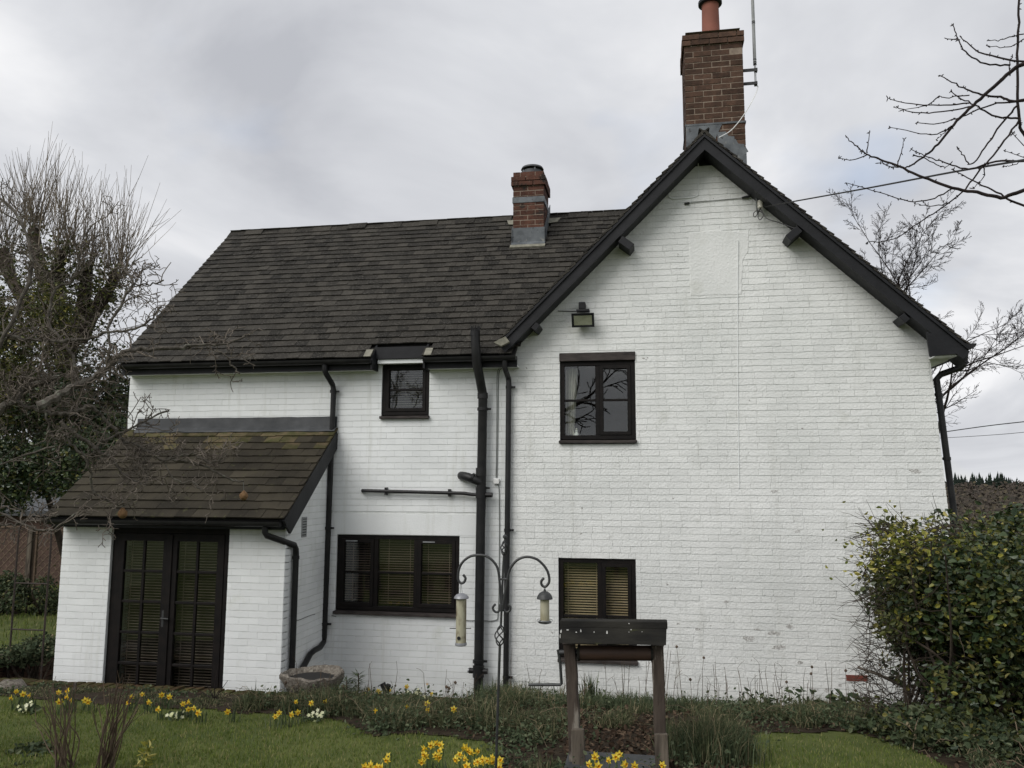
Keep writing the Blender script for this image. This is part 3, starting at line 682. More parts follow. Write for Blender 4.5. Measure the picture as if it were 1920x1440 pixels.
def window(o, name, lights, bar=.52, blind=None, sill=True, Y=.018, lintel=0, label=None, fw=.05, pitch=.03, tilt=.5, cord=(.25, .8)):
    """lights: list of (fraction0, fraction1, opening?)"""
    x0, x1, z0, z1 = o
    if sill: 
        sz = z0; z0 = z0+.05
    z1 -= lintel
    x0 += .004; x1 -= .004; z1 -= .003
    m = MB(); m.ring(x0, x1, z0, z1, fw, Y, Y+.08); w = m.build('window', M['frame'], house, bevel=.003)
    if label: w['label'] = label
    if lintel: m = MB(); m.box(o[0]-.004, o[1]+.004, -.02, .10, o[3]-lintel+.001, o[3]-.001); m.build('lintel', M['weathered'], w, bevel=.004)
    if sill: m = MB(); m.hexa([(o[0]-.01, -.05, sz+.001), (o[1]+.01, -.05, sz+.001), (o[1]+.01, .11, sz+.001), (o[0]-.01, .11, sz+.001), (o[0]-.01, -.05, sz+.035), (o[1]+.01, -.05, sz+.035), (o[1]+.01, .11, sz+.048), (o[0]-.01, .11, sz+.048)]); m.build('sill', M['weathered'], w, bevel=.004)
    ix0, ix1, iz0, iz1 = x0+fw, x1-fw, z0+fw, z1-fw
    for k, (a, b, op) in enumerate(lights):
        la, lb = ix0+(ix1-ix0)*a, ix0+(ix1-ix0)*b
        if k: m = MB(); m.box(la-.026, la+.026, Y+.004, Y+.076, iz0+.0005, iz1-.0005); m.build('mullion', M['frame'], w, bevel=.003)
        ca, cb_ = la+(.027 if k else .001), lb-(.027 if k < len(lights)-1 else .001)
        g = .0
        if op: m = MB(); m.ring(ca, cb_, iz0+.001, iz1-.001, .042, Y-.008, Y+.05); m.build('casement', M['frame'], w, bevel=.003); g = .042
        pa, pb, pz0, pz1 = ca+g, cb_-g, iz0+g, iz1-g
        zb = pz0+(pz1-pz0)*bar
        m = MB(); m.box(pa+.0005, pb-.0005, Y+.006, Y+.045, zb-.013, zb+.013); m.build('glazing_bar', M['frame'], w, bevel=.003)
        for (q0, q1) in ((pz0, zb-.013), (zb+.013, pz1)):
            m = MB(); m.box(pa+.001, pb-.001, Y+.026, Y+.030, q0+.001, q1-.001); m.build('pane', M['glass'], w)
        if op and blind and blind != 'none' and len(lights) == 3:
            m = MB(); m.box(pa+.02, pa+.17, Y-.016, Y-.009, iz1-.03, iz1-.016); m.build('trickle_vent', M['steel'], w)
        if blind and blind != 'none': slats(la+.004, lb-.004, iz0+.01, iz1-.005, Y+.135, pitch, .026, tilt, M[blind], w, cord)
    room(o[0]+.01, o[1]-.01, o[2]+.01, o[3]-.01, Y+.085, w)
    return w
wu = window(W_UP, 'window', [(0, .5, False), (.5, 1, True)], .50, lintel=.10)
cx, cz0, cz1 = W_UP[0]+.06, W_UP[2]+.12, W_UP[3]-.16
m = MB(); V = []
for i in range(13):
    for z in (cz0, cz1): V.append((cx+.012*i, .17+.02*math.sin(i*1.7), z) if z == cz1 else (cx+.008*i, .17+.02*math.sin(i*1.7), z))
m.add(V, [(2*i, 2*i+2, 2*i+3, 2*i+1) for i in range(12)]); c_ = m.build('curtain', M['curtain'], wu); c_.modifiers.new('t', 'SOLIDIFY').thickness = .003
window(W_LOW, 'window', [(0, .54, False), (.54, 1, True)], .40, blind='blindy', pitch=.030, tilt=.42, cord=(.1, .9))
window(W_BIG, 'window', [(0, .31, True), (.31, .66, False), (.66, 1, True)], .50, blind='blind', pitch=.030, tilt=.12)
window(W_SM, 'window', [(0, 1, True)], .48, blind='blindw', pitch=.03, tilt=.1, fw=.045, cord=())

# french doors of the porch
dx0, dx1, dz0, dz1 = DOOR
m = MB(); m.ring(dx0+.003, dx1-.003, dz0, dz1-.003, .065, YP+.03, YP+.10); fr = m.build('door_frame', M['frame'], house, bevel=.003)
mid = (dx0+dx1)/2
rows = [.0, .205, .405, .605, .805, 1.]
for s_, (a, b) in enumerate(((dx0+.070, mid-.002), (mid+.002, dx1-.070))):
    z0, z1 = dz0+.07, dz1-.07
    m = MB(); m.ring(a, b, z0, z1, .085, YP+.022, YP+.066, wb=.10); leaf = m.build('french_door', M['frame'], house, bevel=.003)
    ia, ib, ja, jb = a+.085, b-.085, z0+.10, z1-.085
    cxm = (ia+ib)/2
    m = MB(); m.box(cxm-.015, cxm+.015, YP+.028, YP+.060, ja+.0005, jb-.0005); m.build('glazing_bar', M['frame'], leaf, bevel=.003)
    for k in range(1, 5):
        z = ja+(jb-ja)*k/5
        for (qa, qb) in ((ia+.0005, cxm-.0155), (cxm+.0155, ib-.0005)):
            m = MB(); m.box(qa, qb, YP+.028, YP+.060, z-.014, z+.014); m.build('glazing_bar', M['frame'], leaf, bevel=.003)
    for k in range(5):
        za1, zb1 = ja+(jb-ja)*k/5+(.0145 if k else .001), ja+(jb-ja)*(k+1)/5-(.0145 if k < 4 else .001)
        for (qa, qb) in ((ia+.001, cxm-.016), (cxm+.016, ib-.001)):
            m = MB(); m.box(qa, qb, YP+.042, YP+.046, za1, zb1); m.build('pane', M['glass'], leaf)
    slats(ia-.02, ib+.02, ja-.02, jb+.02, YP+.13, .031, .022, .12, M['blindd'], leaf, (.12, .88))
    if s_ == 0:
        zl = dz0+1.02; m = MB(); m.tube([(b-.04, YP+.022, zl), (b-.04, YP-.02, zl), (b-.04+.09, YP-.022, zl-.004)], .010, 8); m.build('handle', M['greyblack'], leaf, smooth=True)
        m = MB(); m.box(b-.058, b-.022, YP+.016, YP+.0215, zl-.10, zl+.08); m.build('handle_plate', M['greyblack'], leaf)
m = MB(); m.box(mid-.03, mid+.03, YP+.008, YP+.021, dz0+.08, dz1-.08); m.build('cover_strip', M['frame'], house, bevel=.003)
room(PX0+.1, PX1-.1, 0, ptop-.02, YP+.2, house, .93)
# a white door standing inside, seen through the right-hand panes
m = MB(); m.box(mid+.12, mid+.30, -.30, -.27, .1, 1.86); m.build('inner_blind', M['blindw'], house)

# ---------------------------------------------------------------- chimneys
def chimney(name, x0, x1, y0, y1, zlist, mt, seed, single, corb, label):
    """zlist: (z0, z1); corb(z) -> how far a course stands out"""
    rg = np.random.default_rng(seed); z0, z1 = zlist; n = int((z1-z0)/.075); core = MB(); core.box(x0+.004, x1-.004, y0+.004, y1-.004, z0, z0+n*.075-.01)
    ch_ = core.build(name, M['mortar'], house); ch_['label'] = label; rest = MB()
    for c in range(n):
        za_ = z0+c*.075; e_ = corb(za_+.03)
        for face in range(4):
            a, b = (x0-e_, x1+e_) if face in (0, 2) else (y0-e_+.11, y1+e_-.11)
            if face in (1, 3): a, b = y0-e_+.104, y1+e_-.104
            s = a; bl = .225; i = 0
            edges = [a]
            first = (.1075 if c % 2 else .22)
            s = a+first
            while s < b-.05: edges.append(s); s += .2233
            edges.append(b)
            for p, q in zip(edges, edges[1:]):
                if q-p < .03: continue
                j = rg.normal(0, .0018); d = .102; zj = za_+rg.normal(0, .0012)
                p_, q_ = p+.005, q-.005
                if p == a and face in (0, 2): p_ = p
                if q == b and face in (0, 2): q_ = q
                if face == 0: bx = (p_, q_, y0-e_+j, y0-e_+d, zj+.005, zj+.07)
                elif face == 2: bx = (p_, q_, y1+e_-d, y1+e_+j, zj+.005, zj+.07)
                elif face == 1: bx = (x1+e_-d, x1+e_+j, p_, q_, zj+.005, zj+.07)
                else: bx = (x0-e_+j, x0-e_+d, p_, q_, zj+.005, zj+.07)
                if face == 0 and single(za_):
                    m = MB(); m.box(*bx); m.build('brick', mt, ch_, bevel=.003)
                else: rest.box(*bx)
    rest.build('bricks', mt, ch_, kind='stuff')
    return ch_
bz0 = 6.0; bz1 = at(1340, 52, .12)[2]
bigc = chimney('chimney', BIGC[0], BIGC[1], BIGC[2], BIGC[3], (bz0, bz1), M['brick'], 41, lambda z: z > 6.3, lambda z: .022 if bz1-.21 < z < bz1-.065 else 0., 'tall brown brick chimney stack with terracotta pot')
m = MB(); m.hexa([(BIGC[0]+.02, BIGC[2]+.02, bz1-.02), (BIGC[1]-.02, BIGC[2]+.02, bz1-.02), (BIGC[1]-.02, BIGC[3]-.02, bz1-.02), (BIGC[0]+.02, BIGC[3]-.02, bz1-.02), (BIGC[0]+.2, BIGC[2]+.2, bz1+.06), (BIGC[1]-.2, BIGC[2]+.2, bz1+.06), (BIGC[1]-.2, BIGC[3]-.2, bz1+.06), (BIGC[0]+.2, BIGC[3]-.2, bz1+.06)]); m.build('flaunching', M['cement'], bigc)
yp_ = (BIGC[2]+BIGC[3])/2; pc = at(1332, 30, yp_)
m = MB(); m.lathe((pc[0], yp_, bz1), [(.125, -.03), (.128, .05), (.115, .10), (.108, .50), (.112, .52), (.135, .53), (.14, .57), (.125, .60), (.11, .60), (.10, .48), (.09, .1)], 24); m.build('chimney_pot', M['terracotta'], bigc, smooth=True)
m = MB(); m.lathe((pc[0], yp_, bz1+.52), [(.138, 0), (.152, .01), (.152, .05), (.138, .06)], 20); m.build('cowl_band', M['black'], bigc, smooth=True)
# stepped lead over the roof line
m = MB(); q0 = at(1285, 236, BIGC[2]); q1 = at(1398, 229, BIGC[2])
m.box(BIGC[0]-.012, BIGC[1]+.012, BIGC[2]-.010, BIGC[3]+.01, q0[2]-.012, q0[2]+.012); m.build('lead_tray', M['lead'], bigc)
zlead = q0[2]-.013
m = MB(); p_ = [(BIGC[0]-.004, zlead), (BIGC[0]-.004, 6.1), (xa+.02, 6.5), (xa+.08, zlead-.10), (xa+.2, zlead)]
m.prism([(BIGC[0]-.004, 6.05), (xa+.12, 6.3), (xa+.17, zlead-.17), (xa+.21, zlead-.08), (xa+.25, zlead), (BIGC[0]-.004, zlead)], BIGC[2]-.007, BIGC[2]-.001); m.build('lead_flashing', M['lead'], bigc)
zz = zlead-.10; xx = xa+.22; kk = 0
while xx < BIGC[1]-.02:
    m = MB(); m.prism([(xx-.03, zz-.16), (min(xx+.17, BIGC[1]+.004), zz-.26), (min(xx+.17, BIGC[1]+.004), zz-.07), (xx+.10, zz-.06), (xx+.07, zz), (xx-.03, zz)], BIGC[2]-.0085-.0022*kk, BIGC[2]-.0015); kk += 1; m.v = m.v; m.build('lead_flashing', M['lead'], bigc); xx += .115; zz -= .108

yc1 = yc+.55
sz1 = at(985, 318, yc)[2]; sz0 = ZE+(yc-YE)*math.tan(wp)-.2
smc = chimney('chimney', SMC[0], SMC[1], yc, yc1, (sz0, sz1), M['brick2'], 43, lambda z: True, lambda z: .028 if sz1-.24 < z < sz1-.085 else 0., 'short sooty red brick chimney with lead bands')
xm, ym = (SMC[0]+SMC[1])/2, (yc+yc1)/2
m = MB(); m.lathe((xm+.02, ym, sz1-.02), [(.16, 0), (.15, .09), (.12, .09), (.10, .0)], 20); m.build('chimney_pot', M['leadd'], smc, smooth=True)
m = MB(); m.lathe((xm+.02, ym, sz1+.10), [(.175, 0), (.16, .03), (.09, .055), (.02, .062)], 24); m.build('cowl', M['leadd'], smc, smooth=True)
for k in range(4):
    an = k*math.pi/2+.4; m = MB(); m.tube([(xm+.02+.14*math.cos(an), ym+.14*math.sin(an), sz1+.05), (xm+.02+.14*math.cos(an), ym+.14*math.sin(an), sz1+.11)], .012, 6); m.build('cowl_leg', M['steel'], smc)
zt = at(990, 374, yc)[2]
m = MB(); m.box(SMC[0]-.010, SMC[1]+.010, yc-.010, yc1+.01, zt-.045, zt+.04); m.build('lead_band', M['lead'], smc)
zl0 = ZE+(yc-YE)*math.tan(wp)
m = MB(); m.box(SMC[0]-.016, SMC[1]+.016, yc-.014, yc+.02, zl0-.05, at(990, 427, yc)[2]); m.build('lead_apron', M['lead'], smc)
c = np.array([0, yc-.01, zl0+.03])
for (v0, v1, w0, mt) in ((-.07, .06, .02, 'lead'), (-.14, -.065, .03, 'cement')):
    m = MB(); q = [(x, *(c+eyw*v)[1:]) for v, x in ((v0, SMC[0]-w0), (v0, SMC[1]+w0), (v1, SMC[1]+w0), (v1, SMC[0]-w0))]
    m.hexa([(x, y-.0, z+.004) for x, y, z in q]+[(x, y-.012, z+.022) for x, y, z in q]); m.build('lead_apron', M[mt], smc)
for sx, x in ((-1, SMC[0]), (1, SMC[1])):
    m = MB(); a1 = np.array([0, yc, zl0])+ezw*.04; b1 = np.array([0, yc1, zl0+.55*math.tan(wp)])+ezw*.04
    xs = sorted((x+sx*.006, x+sx*.016)); m.hexa([(xs[0], a1[1], a1[2]-.06), (xs[1], a1[1], a1[2]-.06), (xs[1], YR, ZR-.05), (xs[0], YR, ZR-.05), (xs[0], a1[1], a1[2]+.22), (xs[1], a1[1], a1[2]+.22), (xs[1], YR, ZR+.2), (xs[0], YR, ZR+.2)]); m.build('lead_flashing', M['lead'], smc)
    v = SLW-.30; q = [np.array([x+sx*d_, YE, ZE])+eyw*(v+h)+ezw*.036 for d_, h in ((.0, 0), (.15, .03), (.19, .17), (.0, .17))]
    m = MB(); m.hexa([tuple(u_) for u_ in q]+[tuple(u_+ezw*.01) for u_ in q]); m.build('cement_fillet', M['cement'], smc)

# ---------------------------------------------------------------- cables and small fittings fixed to the wall
def wire(name, pts, r, mt, n=4, parent=None):
    m = MB(); m.tube(spline(pts, n), r, 6); return m.build(name, M[mt], house if parent is None else parent, smooth=True)
wire('cable', [at(1384, 450, -.022), at(1383, 600, -.011), at(1384, 760, -.011), at(1386, 915, -.011)], .0045, 'white', 6)
wire('cable', [at(1309, 302, -.008), at(1310, 340, -.01), at(1309, 362, -.01), at(1303, 369, -.01), at(1275, 372, -.01), at(1256, 371, -.01), at(1254, 360, -.008)], .007, 'white')
wire('cable', [at(936, 690, -.03), at(932, 705, -.012), at(931.5, 780, -.012), at(930, 896, -.012)], .004, 'greycable')
wire('cable', [at(941, 690, -.03), at(935, 703, -.012), at(934, 780, -.012), at(932, 896, -.012)], .004, 'greycable')
p = at(931, 902, -.02); m = MB(); m.box(p[0]-.035, p[0]+.035, -.04, -.005, p[2]-.035, p[2]+.03); m.build('junction_box', M['whiteplastic'], house, bevel=.008)
wire('cable', [at(932, 908, -.012), at(936, 925, -.012), at(936, 1060, -.012), at(934, 1150, -.012), at(928, 1163, -.012), at(905, 1164, -.012), at(870, 1163, -.012)], .005, 'greycable', 5)
wire('cable', [at(1046, 583, -.012), at(1080, 584, -.012)], .005, 'greyblack')
yv = lambda px, py: solve(lambda Y: at(px, py, Y)[0]-(PX1+.012), -1.1, -.02)
wire('cable', [at(556, 1128, yv(556, 1128)), at(556, 1156, yv(556, 1156)), at(559, 1163, yv(559, 1163)), at(585, 1153, yv(585, 1153)), at(606, 1151, -.012), at(630, 1156, -.012)], .004, 'greycable')
# ================================================================ THE GARDEN
M['grass'] = mat('lawn_grass', (.05, .09, .02), rough=.75, transl=.25, spec=.2, ramp=[(0, (.075, .112, .024)), (.45, (.125, .170, .036)), (.8, (.18, .21, .052)), (1, (.32, .28, .14))])
M['turf'] = mat('turf', (.068, .088, .026), (.105, .122, .038), 3, .9, .6, 120, spots=[(6, .6, .15, (.075, .085, .028))], spec=.15)
M['soil'] = mat('soil', (.022, .016, .011), (.045, .034, .022), 14, .95, .8, 60, spec=.15)
M['cover'] = mat('ground_cover', (.05, .07, .03), rough=.8, transl=.2, spec=.2, ramp=[(0, (.035, .046, .022)), (.35, (.065, .082, .038)), (.6, (.095, .112, .055)), (.8, (.16, .155, .085)), (1, (.33, .27, .17))])
M['cover2'] = mat('grey_green_leaves', (.05, .07, .04), rough=.75, transl=.2, spec=.25, ramp=[(0, (.035, .052, .027)), (.5, (.070, .096, .048)), (1, (.13, .15, .085))])
M['litter'] = mat('dead_leaves', (.08, .05, .03), rough=.9, spec=.15, ramp=[(0, (.030, .020, .013)), (.5, (.065, .042, .028)), (1, (.13, .092, .062))])
M['straw'] = mat('dead_stems', (.14, .11, .075), rough=.9, spec=.15, island=.45)
M['brownstem'] = mat('brown_stems', (.095, .070, .050), rough=.9, spec=.15, island=.4)
M['ivy'] = mat('dark_ivy_leaf', (.03, .05, .02), rough=.38, transl=.12, spec=.5, ramp=[(0, (.018, .034, .014)), (.5, (.036, .060, .024)), (.85, (.062, .090, .034)), (1, (.10, .125, .045))])
M['yleaf'] = mat('variegated_leaf', (.2, .22, .03), rough=.45, transl=.25, spec=.4, ramp=[(0, (.10, .13, .018)), (.4, (.20, .21, .03)), (.75, (.34, .31, .06)), (1, (.48, .42, .14))])
M['oleaf'] = mat('olive_leaf', (.06, .07, .02), rough=.5, transl=.25, spec=.4, ramp=[(0, (.032, .042, .014)), (.5, (.070, .082, .022)), (.85, (.12, .128, .034)), (1, (.20, .18, .055))])
M['bark'] = mat('grey_bark', (.06, .052, .043), (.13, .118, .10), 25, .9, .7, 60, spots=[(18, .58, .1, (.17, .175, .14))], spec=.15)
M['twig'] = mat('bare_twig', (.10, .084, .070), (.18, .155, .13), 12, .9, island=.3, spec=.15)
M['hedgetwig'] = mat('hedge_twig', (.035, .028, .022), (.07, .056, .044), 12, .9, island=.35, spec=.15)
M['darktwig'] = mat('dark_twig', (.016, .012, .012), (.032, .024, .022), 14, .85, spec=.2)
M['shoot'] = mat('willow_shoot', (.12, .10, .077), (.18, .15, .115), 4, .85, island=.3, spec=.2)
M['moss'] = mat('mossy_brick', (.060, .035, .020), (.050, .055, .018), 9, .95, .8, 40, .25, spots=[(22, .6, .1, (.10, .08, .05))], spec=.1)
M['wallbrown'] = mat('old_garden_wall', (.060, .026, .016), (.040, .022, .014), 6, .95, .8, 30, .2, spots=[(6, .58, .1, (.035, .045, .015))])
M['stone'] = mat('lichened_stone', (.10, .085, .068), (.24, .215, .18), 30, .95, 1., 55, spots=[(50, .58, .1, (.09, .075, .055)), (14, .62, .1, (.35, .34, .28))], bdist=.02)
M['petal'] = mat('daffodil_petal', (.80, .62, .045), rough=.55, transl=.3, ramp=[(0, (.72, .52, .03)), (1, (.85, .70, .09))])
M['trumpet'] = mat('daffodil_trumpet', (.80, .48, .02), rough=.5, transl=.2)
M['stemgreen'] = mat('flower_stem', (.05, .09, .025), (.07, .11, .03), 10, .6)
M['primrose'] = mat('primrose_petal', (.72, .74, .42), rough=.6, transl=.3, ramp=[(0, (.62, .64, .34)), (1, (.80, .80, .58))])
M['wood'] = mat('weathered_post', (.034, .024, .018), (.075, .058, .044), 14, .9, .9, 30, stretch=(1, 1, .18), spots=[(11, .555, .06, (.20, .18, .15)), (7, .56, .12, (.026, .016, .012))], bdist=.015)
M['wood2'] = mat('pale_split_wood', (.05, .040, .030), (.15, .125, .095), 18, .9, .9, 30, stretch=(1, 1, .12), spots=[(12, .56, .06, (.05, .038, .028))], bdist=.015)
M['darkwood'] = mat('black_mossy_timber', (.009, .0088, .008), (.026, .0245, .020), 9, .9, .7, 40, stretch=(.35, 1, 1), spots=[(13, .63, .08, (.035, .038, .016))], spec=.2)
M['roller'] = mat('stained_roller', (.030, .016, .010), (.055, .028, .016), 9, .7, .4, 30, stretch=(.3, 1, 1))
M['dropping'] = mat('bird_dropping', (.65, .65, .62), rough=.8)
M['feedtube'] = mat('clear_seed_tube', (.40, .38, .28), (.16, .13, .085), 26, .35, stretch=(1, 1, .5), lo=.42, hi=.58, spec=.6)
M['feedtube2'] = mat('clear_seed_tube_full', (.45, .43, .33), (.30, .27, .18), 9, .3, spec=.6)
M['zinc'] = mat('grey_metal', (.20, .205, .22), (.27, .275, .29), 20, .45, .2, 40, metal=.3)
M['darkmetal'] = mat('dark_hammered_metal', (.035, .038, .038), (.055, .058, .056), 40, .5, .3, 90, metal=.3)
M['ball'] = mat('suet_ball', (.14, .075, .03), (.22, .125, .055), 40, .85, .8, 60)
M['lattice'] = mat('trellis_wood', (.11, .075, .05), (.16, .115, .08), 20, .9)
M['shed'] = mat('red_brown_wall', (.055, .032, .024), (.085, .050, .037), 5, .9, .5, 30)
M['hill'] = mat('far_hill', (.035, .032, .024), (.06, .052, .036), .06, .95, spec=.1)
M['farwood'] = mat('far_bare_wood', (.05, .04, .034), rough=.95, spec=.1, ramp=[(0, (.055, .046, .040)), (.6, (.075, .063, .052)), (1, (.10, .085, .055))])
M['conifer'] = mat('far_conifer', (.016, .024, .018), rough=.9, spec=.1, island=.3)
M['rust'] = mat('rusty_iron', (.020, .014, .011), (.04, .026, .018), 30, .75, .4, 60)
rg = np.random.default_rng(99)

def sstep(a, b, x): t = np.clip((x-a)/(b-a), 0, 1); return t*t*(3-2*t)
def gz(x, y):
    x, y = np.asarray(x, float), np.asarray(y, float)
    lawn = .45+np.clip(-1.9-y, 0, 8)*.072+.012*np.sin(x*1.7)*np.sin(y*1.3)
    terr = np.where(x < -1.75, .03, .05+np.clip(-y/2, 0, 1)*.42)
    k = sstep(-1.72, -1.9, y); z = terr*(1-k)+lawn*k
    left = sstep(-7.55, -7.7, x); z = z*(1-left)+np.maximum(lawn, .45)*left
    drop = np.clip(y-9, 0, 150)*.055*sstep(3, 14, x); z = z-drop
    return z
def gz1(x, y): return float(gz(x, y))
def on_ground(px, py, lo=-8, hi=3):
    Y = solve(lambda Y: at(px, py, Y)[2]-gz1(at(px, py, Y)[0], Y), lo, hi); return at(px, py, Y)
def axis_pts(lo, hi, step, far):
    a = list(np.arange(lo, hi+1e-6, step)); d = step
    l, h = [a[0]], [a[-1]]
    while h[-1] < far: d *= 1.25; h.append(h[-1]+d); l.append(l[-1]-d)
    return np.array(l[:0:-1]+a+h[1:])
gx, gy = axis_pts(-9, 5, .1, 900), axis_pts(-7, 2, .1, 900)
def grid_mesh(name, xs, ys, zf, mt, mask=None, **k):
    X, Y = np.meshgrid(xs, ys, indexing='ij'); V = np.stack([X, Y, zf(X, Y)], -1).reshape(-1, 3); ny = len(ys)
    I, J = np.meshgrid(np.arange(len(xs)-1), np.arange(ny-1), indexing='ij'); I, J = I.ravel(), J.ravel()
    if mask is not None:
        c = mask((xs[I]+xs[I+1])/2, (ys[J]+ys[J+1])/2); I, J = I[c], J[c]
    F = np.stack([I*ny+J, (I+1)*ny+J, (I+1)*ny+J+1, I*ny+J+1], -1)
    return np_mesh(name, V, F, mt, smooth=True, **k)
tag(grid_mesh('ground', gx, gy, gz, M['turf']), kind='structure')
EX = [-9, -4.3, -2.8, -2.2, -1.6, -1.15, -.8, .5, .62, .78, 1.2, 1.66, 1.98, 2.1, 2.5, 6]
EY = [-2.45, -2.6, -2.7, -3.2, -3.0, -3.3, -5.6, -5.6, -3.5, -2.45, -2.2, -2.12, -2.55, -3.2, -4.6, -5.6]
def bed_edge(x): return np.interp(x, EX, EY)
def in_bed(x, y): return (y > bed_edge(x)+.05*np.sin(x*9)) & (y < np.where(x < -1.65, -1.9, -.02)) & (x > -9) & (x < 6)
fx, fy = np.arange(-9, 6.01, .06), np.arange(-5.7, .01, .06)
tag(grid_mesh('flower_bed', fx, fy, lambda x, y: gz(x, y)+.008+.012*np.sin(x*13+y*7)*np.sin(y*17-x*5)*0+.006*np.sin(x*31)*np.sin(y*29), M['soil'], in_bed), kind='structure')
# brick paving of the sunken strip beside the house
m = MB(); m.box(-7.5, -1.6, -1.72, .05, .0, .034); tag(m.build('path', M['moss']), kind='structure')

# ---------------------------------------------------------------- scatter helpers
def unit(v): return v/(np.linalg.norm(v, axis=-1, keepdims=True)+1e-9)
def blades(name, P, h, w, lean, mt, parent=None, kind='stuff', rg=rg, curl=.5):
    n = len(P); a = rg.uniform(0, 2*math.pi, n); D = np.stack([np.cos(a), np.sin(a), np.zeros(n)], -1)
    b = rg.uniform(0, 2*math.pi, n); Sd = np.stack([np.cos(b), np.sin(b), np.zeros(n)], -1)*(w*rg.uniform(.6, 1.3, n))[:, None]/2
    H = (h*rg.uniform(.55, 1.2, n))[:, None] if np.isscalar(h) else (h*rg.uniform(.6, 1.2, n))[:, None]
    ln = (lean*np.abs(rg.normal(.6, .5, n)))[:, None]; up = np.array([0, 0, 1.])
    mid = P+up*H*.6+D*H*ln*.35; tip = P+up*H*(1-curl*np.minimum(ln, 1)*.6)+D*H*ln
    V = np.stack([P-Sd, P+Sd, mid-Sd*.8, mid+Sd*.8, tip], 1).reshape(-1, 3); i = np.arange(n)[:, None]*5
    F = np.concatenate([i+[0, 1, 3], i+[0, 3, 2], i+[2, 3, 4]], 0)
    return np_mesh(name, V, F, mt, parent, kind=kind)
def leaves(name, P, size, mt, parent=None, kind=None, aspect=.6, N=None, rg=rg, flat=.6, fold=.18):
    n = len(P); A_ = unit(rg.normal(0, 1, (n, 3))*[1, 1, .7])
    Nn = unit(rg.normal(0, 1, (n, 3))+(0 if N is None else N*flat*3))
    B = unit(np.cross(A_, Nn)); Nn = np.cross(B, A_); s = (size*rg.uniform(.55, 1.25, n))[:, None]
    V = np.stack([P, P+A_*s*.35+B*s*aspect*.5+Nn*s*fold, P+A_*s*.75+B*s*aspect*.36+Nn*s*fold*.8, P+A_*s, P+A_*s*.75-B*s*aspect*.36+Nn*s*fold*.8, P+A_*s*.35-B*s*aspect*.5+Nn*s*fold], 1).reshape(-1, 3)
    i = np.arange(n)[:, None]*6
    F = np.concatenate([i+[0, 1, 2], i+[0, 2, 3], i+[0, 3, 4], i+[0, 4, 5]], 0)
    return np_mesh(name, V, F, mt, parent, kind=kind)
def scatter(n, x0, x1, y0, y1, ok):
    P = []
    while sum(len(p) for p in P) < n:
        x, y = rg.uniform(x0, x1, n), rg.uniform(y0, y1, n); c = ok(x, y); P.append(np.stack([x[c], y[c], gz(x[c], y[c])], -1))
    return np.vstack(P)[:n]
def noise2(x, y, s, seed=0):
    r = np.random.default_rng(seed); v = 0
    for k in range(5): a, b, c = r.uniform(-1, 1, 3); v = v+np.sin((x*a+y*b)*s*(1+k*.6)*2+c*9)
    return v/5

# lawn grass, with thinner mown patches
G = scatter(150000, -9, 4.2, -7.2, -2.3, lambda x, y: ~in_bed(x, y) & (rg.random(len(x)) < np.clip((-1.2-y)/3.0, .25, 1)))
hh = .030+.012*noise2(G[:, 0], G[:, 1], 1.6, 3)
o = blades('lawn_grass', G, hh, .0050, .7, M['grass']); tag(o, 'short mown green lawn in front of the flower bed', 'grass')
G = scatter(26000, -22, -7.7, -2.2, 9, lambda x, y: x < -7.6)
o = blades('rough_grass', G, .07, .012, .7, M['grass']); tag(o, 'rough grass beyond the porch by the trellis fence', 'grass')

# bed planting: low tufts, leaves, leaf litter, dead stalks
def tufts(centers, n, r, h, w, lean, mt, name, label, cat, zt=None):
    P, H = [], []
    for (x, y, q, hs) in centers:
        k = int(n*q); a = rg.uniform(0, 2*math.pi, k); d = r*q*np.sqrt(rg.random(k)); X, Y = x+d*np.cos(a), y+d*np.sin(a)
        P.append(np.stack([X, Y, gz(X, Y)], -1)); H.append(np.full(k, hs)*(1-.5*(d/(r*q))**2))
    o = blades(name, np.vstack(P), np.concatenate(H), w, lean, mt); return tag(o, label, cat)
cs = []
for _ in range(420):
    x = rg.uniform(-8.2, 3.4); 
    if -.75 < x < .8 and rg.random() < .3: continue
    y = rg.uniform(bed_edge(x)+.1, -1.95 if x < -1.65 else -.25)
    if y < -3.3 and rg.random() < .8: continue
    if -.5 < x < .65 and -3.4 < y < -2.2 and rg.random() < .55: continue
    if -4.2 < x < -3.3 and y > -2.3: continue
    hs = .10+.06*rg.random()
    if -3.9 < x < -1: hs += .07
    if x > -1.6: hs += .08*rg.random()
    if x > .9 and y > -1.6: hs += .05
    if x < -3.7:
        if rg.random() < .62: continue
        hs *= .33
    cs.append((x, y, rg.uniform(.5, 1.2), hs))
tufts(cs, 190, .17, .2, .007, 1.15, M['cover'], 'ground_cover', 'tangled green and straw ground cover plants along the house bed', 'ground cover')
P = []
for _ in range(300):
    x = rg.uniform(-8.2, 3.6); y = rg.uniform(bed_edge(x)+.05, -1.95 if x < -1.65 else -.3)
    if -.5 < x < .65 and -3.6 < y < -2.3 and rg.random() < .8: continue
    if x < -3.3 and rg.random() < .9: continue
    k = 75; X, Y = x+rg.normal(0, .11, k), y+rg.normal(0, .10, k); P.append(np.stack([X, Y, gz(X, Y)+np.abs(rg.normal(.03, (.07 if x > -3.9 else .015), k))], -1))
tag(leaves('bed_foliage', np.vstack(P), .036, M['cover2'], kind='stuff', flat=.3), 'small grey green leaves filling the flower bed', 'foliage')
